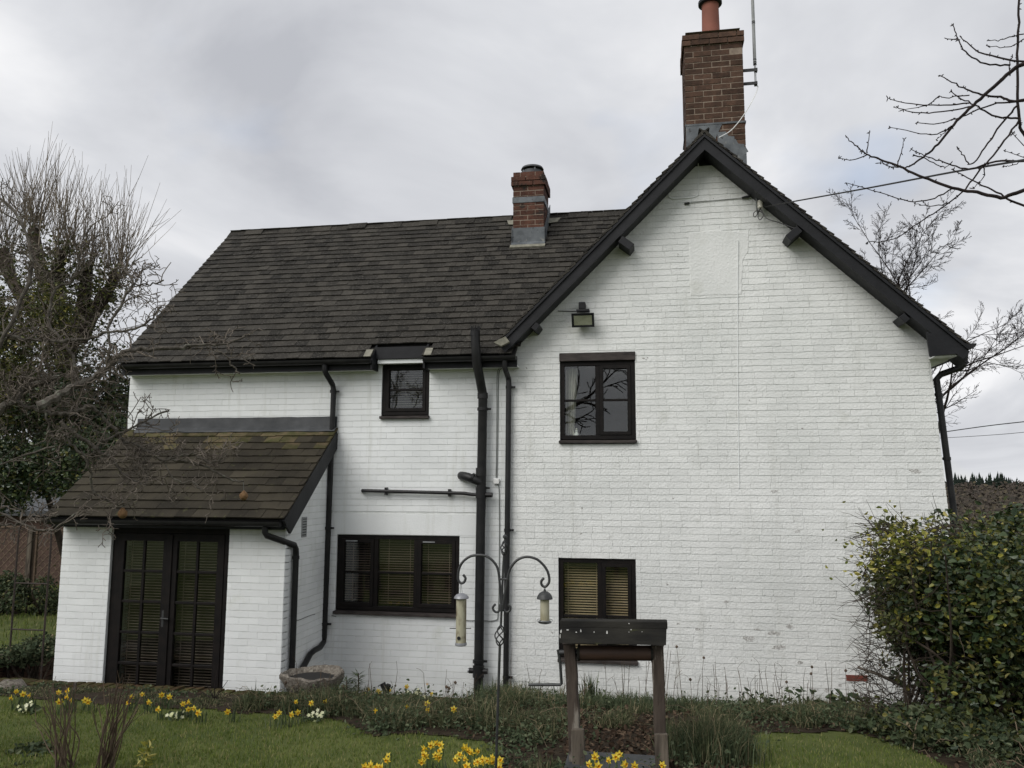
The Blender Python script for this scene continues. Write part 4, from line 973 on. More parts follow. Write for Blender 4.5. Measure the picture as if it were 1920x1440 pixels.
# mounds against the wall foot
mc = []
for (px, py, Y, h_, q) in ((870, 1290, -1.45, .26, 1.5), (915, 1290, -1.4, .25, 1.3), (835, 1305, -1.6, .20, 1.2), (760, 1310, -1.8, .15, 1.), (1000, 1305, -1.0, .14, 1.1), (1060, 1305, -1., .15, 1.1), (1110, 1305, -1.2, .2, 1.3), (1180, 1300, -1.1, .22, 1.3), (1240, 1300, -1.1, .22, 1.2), (1290, 1300, -1., .2, 1.2), (1340, 1315, -1, .2, 1.1), (1400, 1318, -.8, .14, 1), (1450, 1320, -.7, .14, 1), (1500, 1325, -.7, .14, 1.), (1550, 1325, -.7, .16, 1.), (1600, 1325, -.8, .2, 1.2)):
    p = at(px, py, Y); mc.append((p[0], Y, q, h_))
tufts(mc, 420, .24, .2, .008, .9, M['cover2'], 'mound_plants', 'leafy green mounds growing against the foot of the white wall', 'ground cover')
L_ = scatter(4500, -1.6, 2.6, -5.4, -.3, lambda x, y: in_bed(x, y) & (rg.random(len(x)) < np.where((x > -.7) & (x < .9) & (y < -2), 1, .25))); L_[:, 2] += .012+np.abs(rg.normal(0, .012, len(L_)))
tag(leaves('leaf_litter', L_, .045, M['litter'], kind='stuff', aspect=.7, N=np.tile([0, 0, 1.], (len(L_), 1)), flat=.7), 'brown fallen leaves covering the soil behind the wooden well', 'leaf litter')
mb = MB()
for k in range(130):
    x = rg.uniform(-1.1, 3.0) if k < 100 else rg.uniform(-3.6, -1.2); y = rg.uniform(-1.4, -.35) if x > -1.6 else rg.uniform(-2.4, -2); h = rg.uniform(.22, .55)*(1.25 if -.6 < x < .6 else 1)*(.7 if x < -1.6 else 1)
    p = np.array([x, y, gz1(x, y)]); d = np.array([rg.normal(0, .10), rg.normal(0, .08), 1]); pts = [p+d*h*t+np.array([rg.normal(0, .006), 0, 0])*t for t in np.linspace(0, 1, 5)]
    mb.tube(pts, np.linspace(.0035, .0018, 5), 4)
    if rg.random() < .2: mb.lathe(pts[-1], [(.002, -.012), (.013, -.004), (.015, .006), (.006, .018)], 6)
    for j in range(rg.integers(0, 3)):
        q = pts[rg.integers(2, 5)]; e_ = q+np.array([rg.normal(0, .05), rg.normal(0, .03), rg.uniform(.03, .1)]); mb.tube([q, (q+e_)/2+[0, 0, .01], e_], .0016, 3)
tag(mb.build('dead_stalks', M['brownstem'], kind='stuff'), 'thin dead flower stalks standing against the white wall', 'stalks')
mb = MB()
for k in range(70):
    x = rg.uniform(-4, 3.6); y = rg.uniform(bed_edge(x)+.15, -2.0 if x < -1.6 else -1.2); p = np.array([x, y, gz1(x, y)+.06]); a = rg.uniform(0, 6.3); ln = rg.uniform(.12, .42)
    d = np.array([math.cos(a), math.sin(a)*.5, rg.uniform(.1, .6)]); mb.tube([p, p+d*ln*.5+[0, 0, .03], p+d*ln], [.003, .0025, .0012], 3)
tag(mb.build('straw_stems', M['straw'], kind='stuff'), 'pale broken straw stems lying in the flower bed', 'stems')
mb = MB()   # long pale stems by the hedge foot
for k in range(60):
    x = rg.uniform(1.9, 3.7); y = rg.uniform(-3.4, -2.0); p = np.array([x, y, gz1(x, y)+.02]); a = rg.uniform(0, 6.3); ln = rg.uniform(.15, .4); d = np.array([math.cos(a), math.sin(a)*.5, rg.uniform(.2, 1)])
    mb.tube([p, p+d*ln*.5+[0, 0, .04], p+d*ln-[0, 0, .02]], [.004, .004, .001], 3)
tag(mb.build('dry_grass_stems', M['straw'], kind='stuff'), 'pale dry grass stems at the foot of the hedge', 'stems')

# mossy brick edging of the bed and the old wall left of the porch
rw = thing('retaining_wall', (-4.6, -1.82, 0), 'low mossy brick retaining wall in front of the porch', 'wall')
m = MB(); m.box(-7.7, -1.62, -1.90, -1.74, -.1, .40); m.build('wall_core', M['moss'], rw)
x = -7.7
while x < -1.65:
    m = MB(); j = rg.normal(0, .006, 4); w = .103+rg.normal(0, .004); m.hexa([(x+.004, -1.93+j[0], .402), (x+w, -1.93+j[1], .402), (x+w, -1.72, .402), (x+.004, -1.72, .402), (x+.006, -1.925+j[0], .462+j[2]), (x+w-.002, -1.925+j[1], .462+j[3]), (x+w-.002, -1.725, .46+j[3]), (x+.006, -1.725, .46+j[2])])
    m.build('brick', M['moss'], rw, bevel=.006); x += .113
lw = thing('garden_wall', (-7.65, 0, 0), 'short red brown bank wall beside the left end of the porch', 'wall')
m = MB(); m.box(-7.74, -7.62, -1.73, 3, -.1, .5); m.build('wall_core', M['wallbrown'], lw)
for c in range(7):
    y = -1.73-(.11 if c % 2 else 0)
    while y < 1.2:
        a, b = max(y, -1.73), y+.215
        if b-a > .05: m = MB(); j = rg.normal(0, .003); m.box(-7.60+j, -7.50+j, a+.004, b-.004, -.02+c*.075+.004, -.02+c*.075+.069); m.build('brick', M['wallbrown'], lw)
        y += .223
p = at(14, 1291, -2.1)
m = MB(); m.lathe(p, [(.02, -.09), (.13, -.07), (.17, 0), (.12, .06), (.03, .08)], 12); o = m.build('rock', M['stone'], smooth=True)
for v in o.data.vertices: v.co += Vector(rg.normal(0, .012, 3))
tag(o, 'grey rounded rock on the garden wall by the porch', 'rock')

# ---------------------------------------------------------------- flowers
def daffodil(px, py, Y, label, group, size=.062):
    Y = on_ground(px, py+(66 if Y < -4 else 24)+rg.uniform(-4, 6))[1]; p = at(px, py, Y); g = gz1(p[0], Y); t = thing('daffodil', (p[0], Y+.03, g), label, 'daffodil', group)
    face = np.array([rg.normal(0, .5), -1., rg.normal(.05, .25)]); face /= np.linalg.norm(face)
    base = np.array([p[0]+rg.normal(0, .02), Y+.035, g]); c = np.array(p)
    m = MB(); m.tube(spline([base, (base+c)/2+np.array([0, .012, .02]), c-face*.03+np.array([0, 0, .012]), c-face*.004], 3), .0032, 5); m.build('stem', M['stemgreen'], t)
    s1 = np.cross(face, [0, 0, 1.]); s1 /= np.linalg.norm(s1); s2 = np.cross(s1, face); a0 = rg.uniform(0, 1); m = MB(); r = size/2*rg.uniform(.85, 1.15)
    for k in range(6):
        a = a0+k*math.pi/3; d = s1*math.cos(a)+s2*math.sin(a); e_ = -s1*math.sin(a)+s2*math.cos(a); bk = -face*r*(.12 if k % 2 else .02)
        q = [c+d*r*.08, c+d*r*.5+e_*r*.30+bk+face*.002, c+d*r*1.0+bk*1.5+face*rg.normal(0, .003), c+d*r*.5-e_*r*.30+bk+face*.002, c+d*r*.55+bk-face*.002]
        m.add(q, [(0, 1, 4), (1, 2, 4), (2, 3, 4), (3, 0, 4)])
    m.build('petals', M['petal'], t)
    m = MB(); m.lathe(c-face*.002, [(r*.16, 0), (r*.24, r*.35), (r*.34, r*.62), (r*.28, r*.55), (r*.12, r*.1)], 9, tuple(face)); m.build('trumpet', M['trumpet'], t, smooth=True)
    return np.array([base[0], base[1], g])
dl = []
z4 = lambda L: [(640+x/6, 1220+y/6) for x, y in L]
for pts, lab, grp, Y in (
    (z4([(525, 1190), (510, 1230), (330, 1290), (270, 1310), (400, 1310), (450, 1310)]), 'yellow daffodil in the small clump on the lawn nearest the camera', 'daffodils at the lawn edge, left clump', -4.75),
    (z4([(935, 1100), (1010, 1065), (1065, 1040), (1120, 1060), (1110, 1125), (930, 1165), (950, 1185), (1060, 1175), (1095, 1200), (905, 1250)]), 'yellow daffodil in the middle front clump on the lawn', 'daffodils on the lawn, middle clump', -4.6),
    (z4([(1390, 1090), (1425, 1110), (1460, 1140), (1530, 1135), (1330, 1175), (1395, 1215), (1290, 1225), (1410, 1300), (1540, 1250), (1510, 1265), (1590, 1235), (1640, 1235), (1700, 1200), (1690, 1245), (1785, 1235), (1770, 1310)]), 'yellow daffodil in the dense clump beside the bird feeder pole', 'daffodils by the feeder pole', -4.6),
    (z4([(265, 488), (300, 435), (415, 455), (432, 475), (395, 500), (545, 445), (525, 515), (405, 600), (390, 680), (735, 405), (970, 375), (1015, 485), (945, 570), (965, 600), (970, 670), (735, 640), (1265, 660), (310, 480)]), 'yellow daffodil in the bed between bird bath and soil pipe', 'daffodils in the bed below the wide window', -2.15),
    ([(1020+x/4.5, 1120+y/4.5) for x, y in ((435, 1335), (430, 1350), (545, 1375), (605, 1350), (635, 1325), (380, 1410), (455, 1425), (680, 1410), (765, 1420), (1000, 1415))], 'yellow daffodil blooming between the posts of the wooden well', 'daffodils at the well', -4.5),
    ([(x/3, 1080+y/3) for x, y in ((65, 685), (92, 650), (130, 665), (167, 672), (330, 655), (335, 708), (380, 645), (378, 680), (400, 700), (480, 700), (495, 708), (722, 712), (740, 680), (800, 667), (838, 710), (910, 670), (952, 680), (1062, 710), (1030, 720), (1060, 750), (1090, 745), (1115, 770), (1280, 765), (890, 750), (1550, 790), (1570, 770), (1640, 780), (1675, 768), (1665, 708), (1745, 675), (1750, 715), (1830, 710))], 'yellow daffodil in the row along the mossy retaining wall', 'daffodils along the retaining wall', -2.2)):
    for (px, py) in pts: dl.append(daffodil(px, py, Y+rg.uniform(-.06, .06), lab, grp, .058 if Y < -4 else .062))
P = []
for d in dl:
    k = 9; P.append(d+np.stack([rg.normal(0, .03, k), rg.normal(0, .03, k), np.zeros(k)], -1))
tag(blades('daffodil_leaves', np.vstack(P), .13, .010, .35, M['cover2']), 'strap shaped green daffodil leaves around the flower clumps', 'leaves')
for (px, py, lab) in ((779, 1301, 'pale cream primroses in front of the soil pipe, largest clump'), (720, 1320, 'pale primrose clump below the left part of the wide window'), (747, 1323, 'pale primrose clump between two daffodils in the bed'), (772, 1316, 'pale primrose clump just left of the big cream one'), (797, 1309, 'pale primrose clump right of the big cream one'), (691, 1311, 'small pale primroses under the leftmost daffodils of the bed'),
                      (47, 1329, 'pale primrose clump at the far left of the mossy wall'), (592, 1343, 'pale primrose clump in front of the stone bird bath'), (333, 1341, 'tiny pale primroses in the lawn edge below the doors')):
    Yq = on_ground(px, py+9)[1]; p = at(px, py, Yq); q_ = 1.5 if '779' in str(px) else 1; t = thing('primrose_clump', (p[0], p[1], gz1(p[0], p[1])), lab, 'primroses', 'primrose clumps in the bed')
    m = MB()
    for k in range(int(11*q_)):
        c = np.array(p)+np.array([rg.normal(0, .045*q_), rg.normal(0, .03), rg.normal(0, .022*q_)]); n = np.array([rg.normal(0, .4), -1, rg.uniform(.2, 1.2)]); n /= np.linalg.norm(n); s1 = np.cross(n, [0, 0, 1.]); s1 /= np.linalg.norm(s1); s2 = np.cross(s1, n); r = .019; ring = []
        for j in range(10):
            a = j*math.pi/5; rr = r if j % 2 == 0 else r*.62; ring.append(c+(s1*math.cos(a)+s2*math.sin(a))*rr)
        b0 = len(m.v); m.v += [tuple(v) for v in ring]+[tuple(c-n*.003)]; m.f += [(b0+j, b0+(j+1) % 10, b0+10) for j in range(10)]
    m.build('flowers', M['primrose'], t, kind='stuff')
    k = 30; g = gz1(p[0], p[1]); Pl = np.stack([p[0]+rg.normal(0, .06, k), p[1]+.02+rg.normal(0, .05, k), g+rg.uniform(.01, max(.03, p[2]-g), k)], -1); leaves('leaves', Pl, .06, M['cover2'], t, kind='stuff', aspect=.5)
# euphorbia-like spikes left of the bed
for (px, py, h, lab) in ((672, 1262, .30, 'tallest rosette stem of the spurge beside the bird bath'), (650, 1275, .26, 'spurge stem with narrow leaves right behind the bird bath'), (638, 1290, .2, 'short spurge stem touching the bird bath rim')):
    p = at(px, py, -1.98); g = gz1(p[0], -2.0)-.05; t = thing('spurge_plant', (p[0], -1.98, g), lab, 'plant', 'spurge stems by the bird bath')
    m = MB(); b = np.array([p[0]-.04, -1.96, g]); m.tube(spline([b, (b+p)/2+[.02, 0, 0], p], 4), .006, 6); m.build('stem', M['brownstem'], t)
    Pl = []; A2 = []; m = MB()
    for k in range(80):
        f = rg.uniform(.45, 1); c = b+(p-b)*f; a = rg.uniform(0, 6.3); d = np.array([math.cos(a), math.sin(a), rg.uniform(-.1, .5)*(1 if f < .9 else 1.6)]); d /= np.linalg.norm(d); ln = .075*(.6+.6*(1-abs(f-.85))); sd = np.cross(d, [0, 0, 1.]); sd /= np.linalg.norm(sd)
        m.add([c, c+d*ln*.5+sd*.006, c+d*ln-[0, 0, .006], c+d*ln*.5-sd*.006], [(0, 1, 2, 3)])
    m.build('leaves', M['cover2'], t, kind='stuff')
# broad leaved clumps right of the well
for (px, py, lab, n, s_) in ((1590, 1318, 'broad leaved green plant near the bare red brick', 26, .13), (1105, 1285, 'grassy green tuft behind the left well post', 0, .2), (1430, 1305, 'small dark hellebore against the white wall', 22, .07), (1495, 1300, 'small hellebore between the hellebore and the red brick', 22, .07), (1620, 1318, 'yellow green leafy plant under the hedge twigs', 60, .06)):
    p = at(px, py, -.9); g = gz1(p[0], -.9); t = thing('bed_plant', (p[0], -.9, g), lab, 'plant')
    if n: leaves('leaves', np.stack([p[0]+rg.normal(0, .09, n*2), -.9+rg.normal(0, .07, n*2), g+rg.uniform(.02, max(.08, p[2]-g+.05), n*2)], -1), s_, M['oleaf' if 'yellow' in lab else 'cover2'], t, kind='stuff', aspect=.45)
    else: k = 90; blades('leaves', np.stack([p[0]+rg.normal(0, .04, k), -.9+rg.normal(0, .03, k), np.full(k, g)], -1), .34, .012, .35, M['cover2'], t)

# ---------------------------------------------------------------- stone bird bath and oddments by the wall
p = at(586, 1262, -1.5); bb = thing('bird_bath', (p[0], -1.5, .03), 'rough stone shell shaped bird bath bowl at the foot of the wall', 'bird bath')
m = MB(); w = .31
prof = [(.05, -.25), (.13, -.235), (.20, -.195), (.255, -.14), (.292, -.08), (.312, -.03), (.315, .0), (.30, .014), (.285, .0), (.26, -.04), (.2, -.07), (.05, -.11)]
m.lathe(p, prof, 40); o = m.build('bowl', M['stone'], bb, smooth=True)
for i, v in enumerate(o.data.vertices):
    a = 2*math.pi*(i % 40)/40; f = 1+.05*math.sin(a*9)+rg.normal(0, .012); v.co.x *= 1; dx, dy = v.co.x-(p[0]-bb.location.x), v.co.y; v.co.x = (p[0]-bb.location.x)+dx*f; v.co.y = dy*f; v.co.z += rg.normal(0, .006)+.012*math.sin(a*2)
m = MB(); m.lathe((p[0], -1.5, p[2]-.05), [(.01, 0), (.255, 0.0), (.255, .004), (.01, .005)], 30); m.build('dark_disc', M['underlay'], bb)  # dark disc added to darken the hollow of the bowl
m = MB(); m.lathe((p[0]+.02, -1.5, .03), [(.19, 0), (.17, .08), (.12, .2), (.09, .35), (.10, p[2]-.03-.24)], 20); o = m.build('pedestal', M['stone'], bb, smooth=True)
p = at(722, 1290, -1.5); t = thing('plastic_pipe_end', (p[0], -1.5, .03), 'small black plastic pipe elbow poking up behind the daffodils', 'pipe')
m = MB(); m.tube([np.array([p[0]+.02, -1.5, .03]), p+np.array([.015, 0, -.04]), p+np.array([-.03, 0, .045])], .030, 10); m.build('pipe', M['plastic'], t, smooth=True)
m = MB(); m.tube([p+np.array([.01, 0, -.04]), p+np.array([.04, 0, .035])], .026, 10); m.build('branch', M['plastic'], t, smooth=True)

# ---------------------------------------------------------------- bird feeder pole
YF = -5.1
fp = lambda x, y: at(820+x/4.8, 1000+y/4.8, YF)
b0 = at(926, 1530, YF); pole = thing('bird_feeder_pole', (b0[0], YF, gz1(b0[0], YF)), 'dark metal bird feeder pole with two curved crook arms', 'feeder pole')
zg = gz1(b0[0], YF)
m = MB(); m.tube([np.array([b0[0], YF, zg-.05]), fp(548, 1440), fp(563, 1010)], .0075, 8); m.build('pole', M['greyblack'], pole, smooth=True)
m = MB(); m.tube([fp(572, 830), fp(580, 640), fp(592, 300), fp(600, 195)], .0065, 8); m.build('pole', M['greyblack'], pole, smooth=True)
def basket(a, b, r, name):
    for k in range(4):
        pts = []
        for t_ in np.linspace(0, 1, 12):
            an = k*math.pi/2+t_*math.pi*1.2; c = a+(b-a)*t_; rr = r*math.sin(math.pi*t_)**.8+.004; pts.append(c+np.array([math.cos(an)*rr, math.sin(an)*rr, 0]))
        m = MB(); m.tube(pts, .004, 6); m.build(name, M['greyblack'], pole, smooth=True)
basket(fp(572, 832), fp(560, 1012), .026, 'basket_wire'); basket(fp(606, 70), fp(600, 195), .016, 'basket_wire')
m = MB(); m.lathe(fp(608, 32), [(.003, -.012), (.012, -.004), (.012, .006), (.003, .014)], 10); m.build('finial', M['greyblack'], pole, smooth=True)
m = MB(); m.tube([fp(607, 40), fp(606, 72)], .005, 6); m.build('finial_stem', M['greyblack'], pole)
arml = [(575, 660), (566, 500), (550, 345), (520, 272), (460, 215), (390, 196), (300, 206), (230, 256), (196, 320), (187, 385), (192, 425), (215, 450), (243, 436), (254, 402), (232, 372)]
armr = [(588, 660), (611, 520), (637, 380), (662, 308), (712, 246), (770, 217), (830, 213), (900, 236), (960, 291), (995, 350), (1008, 412), (1000, 452), (970, 482), (941, 466), (936, 432), (959, 402)]
for pts in (arml, armr): m = MB(); m.tube(spline([fp(*q) for q in pts], 3), .0072, 8); m.build('arm', M['greyblack'], pole, smooth=True)
for pts in ([(572, 680), (540, 710), (510, 697), (500, 665), (524, 637)], [(590, 680), (622, 710), (655, 692), (656, 660), (634, 640)]): m = MB(); m.tube(spline([fp(*q) for q in pts], 3), .0065, 8); m.build('hook', M['greyblack'], pole, smooth=True)
m = MB(); m.tube([fp(550, 412), fp(640, 412)], .007, 8); m.build('cross_bar', M['greyblack'], pole, smooth=True)
m = MB(); m.tube([fp(578, 640), fp(577, 700)], .016, 8); m.build('collar', M['greyblack'], pole, smooth=True)
def feeder(cx, top, roof0, roof1, t0, t1, rx, rr, base, label, tm, rm, perches):
    c = fp(cx, t1); z1 = fp(cx, t0)[2]; r = (fp(cx+rx, t0)-fp(cx-rx, t0))[0]/2; R_ = (fp(cx+rr, t0)-fp(cx-rr, t0))[0]/2; t = thing('bird_feeder', tuple(c), label, 'bird feeder', 'tube feeders hanging from the pole')
    m = MB(); m.lathe(c, [(r, 0), (r, z1-c[2])], 16); m.build('seed_tube', M[tm], t, smooth=True)
    zr = fp(cx, roof0)[2]; zb = fp(cx, roof1)[2]
    m = MB(); m.lathe((c[0], c[1], zb), [(R_*.97, -.002), (R_, 0), (R_*.93, (zr-zb)*.3), (R_*.7, (zr-zb)*.68), (R_*.35, (zr-zb)*.93), (.004, zr-zb)], 18); m.build('roof', M[rm], t, smooth=True)
    m = MB(); m.lathe(c-np.array([0, 0, .012]), [(r*.9, 0), (r*base, .004), (r*base, .012), (r*1.05, .018)], 18); m.build('base', M['darkmetal' if base > 1.3 else 'zinc'], t, smooth=True)
    for dx in (-.006, .006):
        a = fp(cx, top); m = MB(); m.tube([a+np.array([dx*.3, 0, 0]), np.array([c[0]+dx, c[1], zr-.01])], .0014, 5); m.build('hanger_wire', M['steel'], t)
    for (x0, x1, y) in perches:
        a, b = fp(x0, y), fp(x1, y); m = MB(); m.tube([a, b], .0028, 6); m.build('perch', M['darkmetal'], t)
    return t, c, r
t, c, r = feeder(212, 450, 538, 582, 578, 992, 46, 67, 1.12, 'long tube bird feeder with pale domed lid on the left crook', 'feedtube', 'zinc', [(112, 168, 855), (250, 303, 855)])
q = fp(205, 935); m = MB(); m.lathe((q[0], YF-r-.004, q[2]), [(.010, 0), (.010, .006), (.004, .006)], 12, (0, 1, 0)); m.build('feeding_port', M['black'], t)
t, c, r = feeder(967, 482, 518, 588, 586, 792, 41, 72, 1.42, 'short tube bird feeder with dark domed lid and tray on the right crook', 'feedtube2', 'darkmetal', [])
m = MB(); an = np.linspace(0, 2*math.pi, 20); m.tube([c+np.array([.034*math.cos(a)*1.25, .034*math.sin(a)*1.25, .004+.004*math.sin(3*a)]) for a in an], .0016, 5, cap=False); m.build('perch_ring', M['steel'], t)
m = MB(); q = fp(967, 518); m.lathe(q, [(.006, -.01), (.008, 0), (.003, .012)], 8); m.build('lid_knob', M['darkmetal'], t, smooth=True)

# ---------------------------------------------------------------- wooden wishing well frame
YW = -3.75
wz = lambda x, y, Y=YW: at(1020+x/4.5, 1120+y/4.5, Y)
c = wz(600, 1300); well = thing('wishing_well', (c[0], YW, gz1(c[0], YW)), 'weathered wooden well frame with dark timber top, roller and crank', 'well')
for s_, (xa_, ya_, xb_, yb_) in enumerate(((222, 385, 268, 1440), (957, 398, 988, 1440))):
    a, b = wz(xa_, ya_), wz(xb_, yb_); g = gz1(b[0], YW); d = (b-a)/(a[2]-b[2]); b = a+d*(a[2]-g+.03); pts = [a+(b-a)*t_+np.array([rg.normal(0, .003), 0, 0]) for t_ in np.linspace(0, 1, 9)]
    m = MB(); hw, hd = .040, .042
    sec = [(-hw, -hd), (hw, -hd), (hw, hd), (-hw, hd)]
    V = [];
    for q in pts: V += [(q[0]+u+rg.normal(0, .0022), q[1]+v+rg.normal(0, .002), q[2]) for u, v in sec]
    F = [(3, 2, 1, 0), tuple(4*8+i for i in range(4))]
    for i in range(8):
        for k in range(4): F.append((4*i+k, 4*i+4+k, 4*i+4+(k+1) % 4, 4*i+(k+1) % 4))
    m.add(V, [tuple(reversed(f)) for f in F]); m.build('post', M['wood'], well, bevel=.006)
    top = .40 if s_ == 0 else .62; bz = g; x_ = b[0]+(.012 if s_ else .03)
    m = MB(); zt_ = wz(990, 1130)[2] if s_ else wz(270, 1090)[2]
    m.hexa([(x_-.045, YW-.085, bz-.03), (x_+.045, YW-.085, bz-.03), (x_+.045, YW-.045, bz-.03), (x_-.045, YW-.045, bz-.03), (x_-.042-.012, YW-.083, zt_), (x_+.032, YW-.083, zt_+.006), (x_+.032, YW-.045, zt_+.006), (x_-.042-.012, YW-.045, zt_)]); m.build('stake', M['wood2'], well, bevel=.004)
a, b, c_, d = wz(130, 210, YW-.12), wz(1035, 222, YW-.12), wz(1030, 402, YW-.12), wz(134, 383, YW-.12)
yb_ = YW+.12
# two sloping boards under a ridge, drawn with the near board
zt_ = a[2]; 
for s_, y0 in ((0, YW-.14), (1, YW+.14)):
    m = MB(); dz = .004*s_
    zl0, zr0, zl1, zr1 = d[2], c_[2], a[2]-.035, b[2]-.035; yt = YW+(-.06 if s_ == 0 else .06); e_ = .022 if s_ == 0 else -.022
    P8 = [(d[0], y0, zl0), (c_[0], y0, zr0), (c_[0], y0+e_, zr0), (d[0], y0+e_, zl0), (a[0], yt-e_*.3, zl1), (b[0], yt-e_*.3, zr1), (b[0], yt+e_*.7, zr1), (a[0], yt+e_*.7, zl1)]
    m.hexa(P8 if s_ == 0 else [P8[i] for i in (3, 2, 1, 0, 7, 6, 5, 4)]); m.build('roof_board', M['darkwood'], well, bevel=.005)
m = MB(); m.hexa([(a[0]-.004, YW-.075, a[2]-.045), (b[0]+.006, YW-.075, b[2]-.045), (b[0]+.006, YW+.075, b[2]-.045), (a[0]-.004, YW+.075, a[2]-.045), (a[0]-.004, YW-.06, a[2]), (b[0]+.006, YW-.06, b[2]), (b[0]+.006, YW+.06, b[2]), (a[0]-.004, YW+.06, a[2])]); m.build('ridge_board', M['darkwood'], well, bevel=.006)
for (x, y, w_, h_) in ((307, 293, .008, .03), (530, 310, .010, .036), (733, 290, .008, .022), (716, 305, .008, .012), (827, 305, .012, .014), (270, 300, .01, .006), (140, 295, .010, .022), (135, 330, .006, .03), (420, 300, .006, .01), (715, 233, .008, .006), (195, 283, .02, .005)):
    p = wz(x, y, YW-.12); zz_ = (p[2]-d[2])/(a[2]-.035-d[2]); yy = YW-.14+.08*min(max(zz_, 0), 1)-.010
    pts = [(p[0]+math.cos(k*.785)*w_*rg.uniform(.35, .6), p[2]+math.sin(k*.785)*h_*rg.uniform(.4, .6)) for k in range(8)]
    m = MB(); m.prism(pts, yy, yy+.012); m.build('bird_dropping', M['dropping'], well)
ax0, ax1 = wz(295, 468), wz(912, 470)
m = MB(); m.tube([ax0, ax1], .052, 20); m.build('roller', M['roller'], well, smooth=True)
for q in (ax0, ax1): m = MB(); m.tube([q-np.array([.008, 0, 0]), q+np.array([.008, 0, 0])], .058, 20); m.build('roller_flange', M['darkwood'], well, smooth=True)
e_ = wz(130, 466)
m = MB(); m.tube([ax0, e_], .018, 10); m.build('axle', M['greyblack'], well, smooth=True)
m = MB(); m.tube([e_+[-.01, 0, .02], wz(137, 560), wz(148, 730), wz(140, 737), wz(-130, 738)], .0105, 8); m.build('crank_handle', M['darkmetal'], well, smooth=True)
m = MB(); m.box(ax0[0]-.1, ax1[0]+.1, YW-.28, YW+.22, gz1(0, YW)-.02, gz1(0, YW)+.055); o = m.build('well_slab', M['leadd'], well, bevel=.02)
# ================================================================ TREES AND HEDGES
def rot_about(d, ang, az):
    a = np.array([0, 0, 1.]) if abs(d[2]) < .9 else np.array([1., 0, 0]); u = np.cross(d, a); u /= np.linalg.norm(u); v = np.cross(d, u)
    return d*math.cos(ang)+(u*math.cos(az)+v*math.sin(az))*math.sin(ang)
def grow(T, p, d, L, r, lvl, g, P, tips=None):
    """T: list of mesh builders by level"""
    n = max(3, int(L/P['seg'][min(lvl, len(P['seg'])-1)])); n = min(n, 12); pts = [np.array(p, float)]; d = np.array(d, float)/np.linalg.norm(d)
    for i in range(n):
        d = d+g.normal(0, P['wander'][min(lvl, len(P['wander'])-1)], 3); d[2] += P['up'][min(lvl, len(P['up'])-1)]; d /= np.linalg.norm(d); pts.append(pts[-1]+d*L/n)
    rad = np.linspace(r, max(r*P.get('tip', .35), P['rmin']), n+1)
    T[min(lvl, len(T)-1)].tube(pts, rad, (9, 6, 4, 3, 3)[min(lvl, 4)], cap=False)
    branch(T, pts, rad, lvl, L, g, P, tips)
def branch(T, pts, rad, lvl, L, g, P, tips=None, dens=1.):
    if lvl >= P['levels']:
        if tips is not None: tips.append(pts[-1])
        return
    lo, hi = P['kids'][lvl]; nk = int(round(g.uniform(lo, hi)*dens)); n = len(pts)-1
    for k in range(nk):
        t = P['start'][lvl]+(1-P['start'][lvl])*(k+g.uniform(0, 1))/nk; i = min(int(t*n), n-1); f = t*n-i; q = pts[i]+(pts[i+1]-pts[i])*f; dd = pts[i+1]-pts[i]; dd = dd/np.linalg.norm(dd)
        c = rot_about(dd, R(g.uniform(*P['ang'][lvl])), g.uniform(0, 2*math.pi)); rr = rad[i]*P['rr']; Lk = L*P['ratio'][lvl]*g.uniform(.55, 1.15)*(1-.45*t)
        if 'lens' in P: Lk = P['lens'][lvl]*g.uniform(.4, 1.2)
        grow(T, q, c, Lk, max(rr, P['rmin']), lvl+1, g, P, tips)

# ---------------------------------------------------------------- bare tree behind the house (right)
g = np.random.default_rng(17)
p = at(1700, 700, 15); base = np.array([p[0], 15, gz1(p[0], 15)])
TB = dict(levels=4, seg=[.8, .5, .35, .25, .2], wander=[.05, .10, .14, .16, .16], up=[.02, .015, .01, .02, .02], kids=[(24, 26), (9, 11), (7, 9), (5, 7)], start=[.28, .2, .15, .1], ang=[(35, 75), (30, 60), (25, 55), (20, 50)], ratio=[.42, .48, .5, .5], rr=.45, rmin=.0045, tip=.06)
t = thing('bare_tree', tuple(base), 'leafless broad tree standing behind the right end of the house', 'tree', None)
T = [MB(), MB()]; TA = dict(TB); TA.update(kids=[(26, 28), (10, 12), (7, 9), (5, 6)], start=[.34, .15, .15, .1], ang=[(18, 78), (25, 55), (25, 50), (20, 45)], ratio=[.58, .46, .46, .5], up=[.02, .02, .015, .02, .02], tip=.12, rr=.42); grow(T, base, (0.02, 0, 1), 8.6, .20, 0, g, TA); T[0].build('trunk', M['darktwig'], t, smooth=True); T[1].build('crown', M['darktwig'], t, kind='stuff')

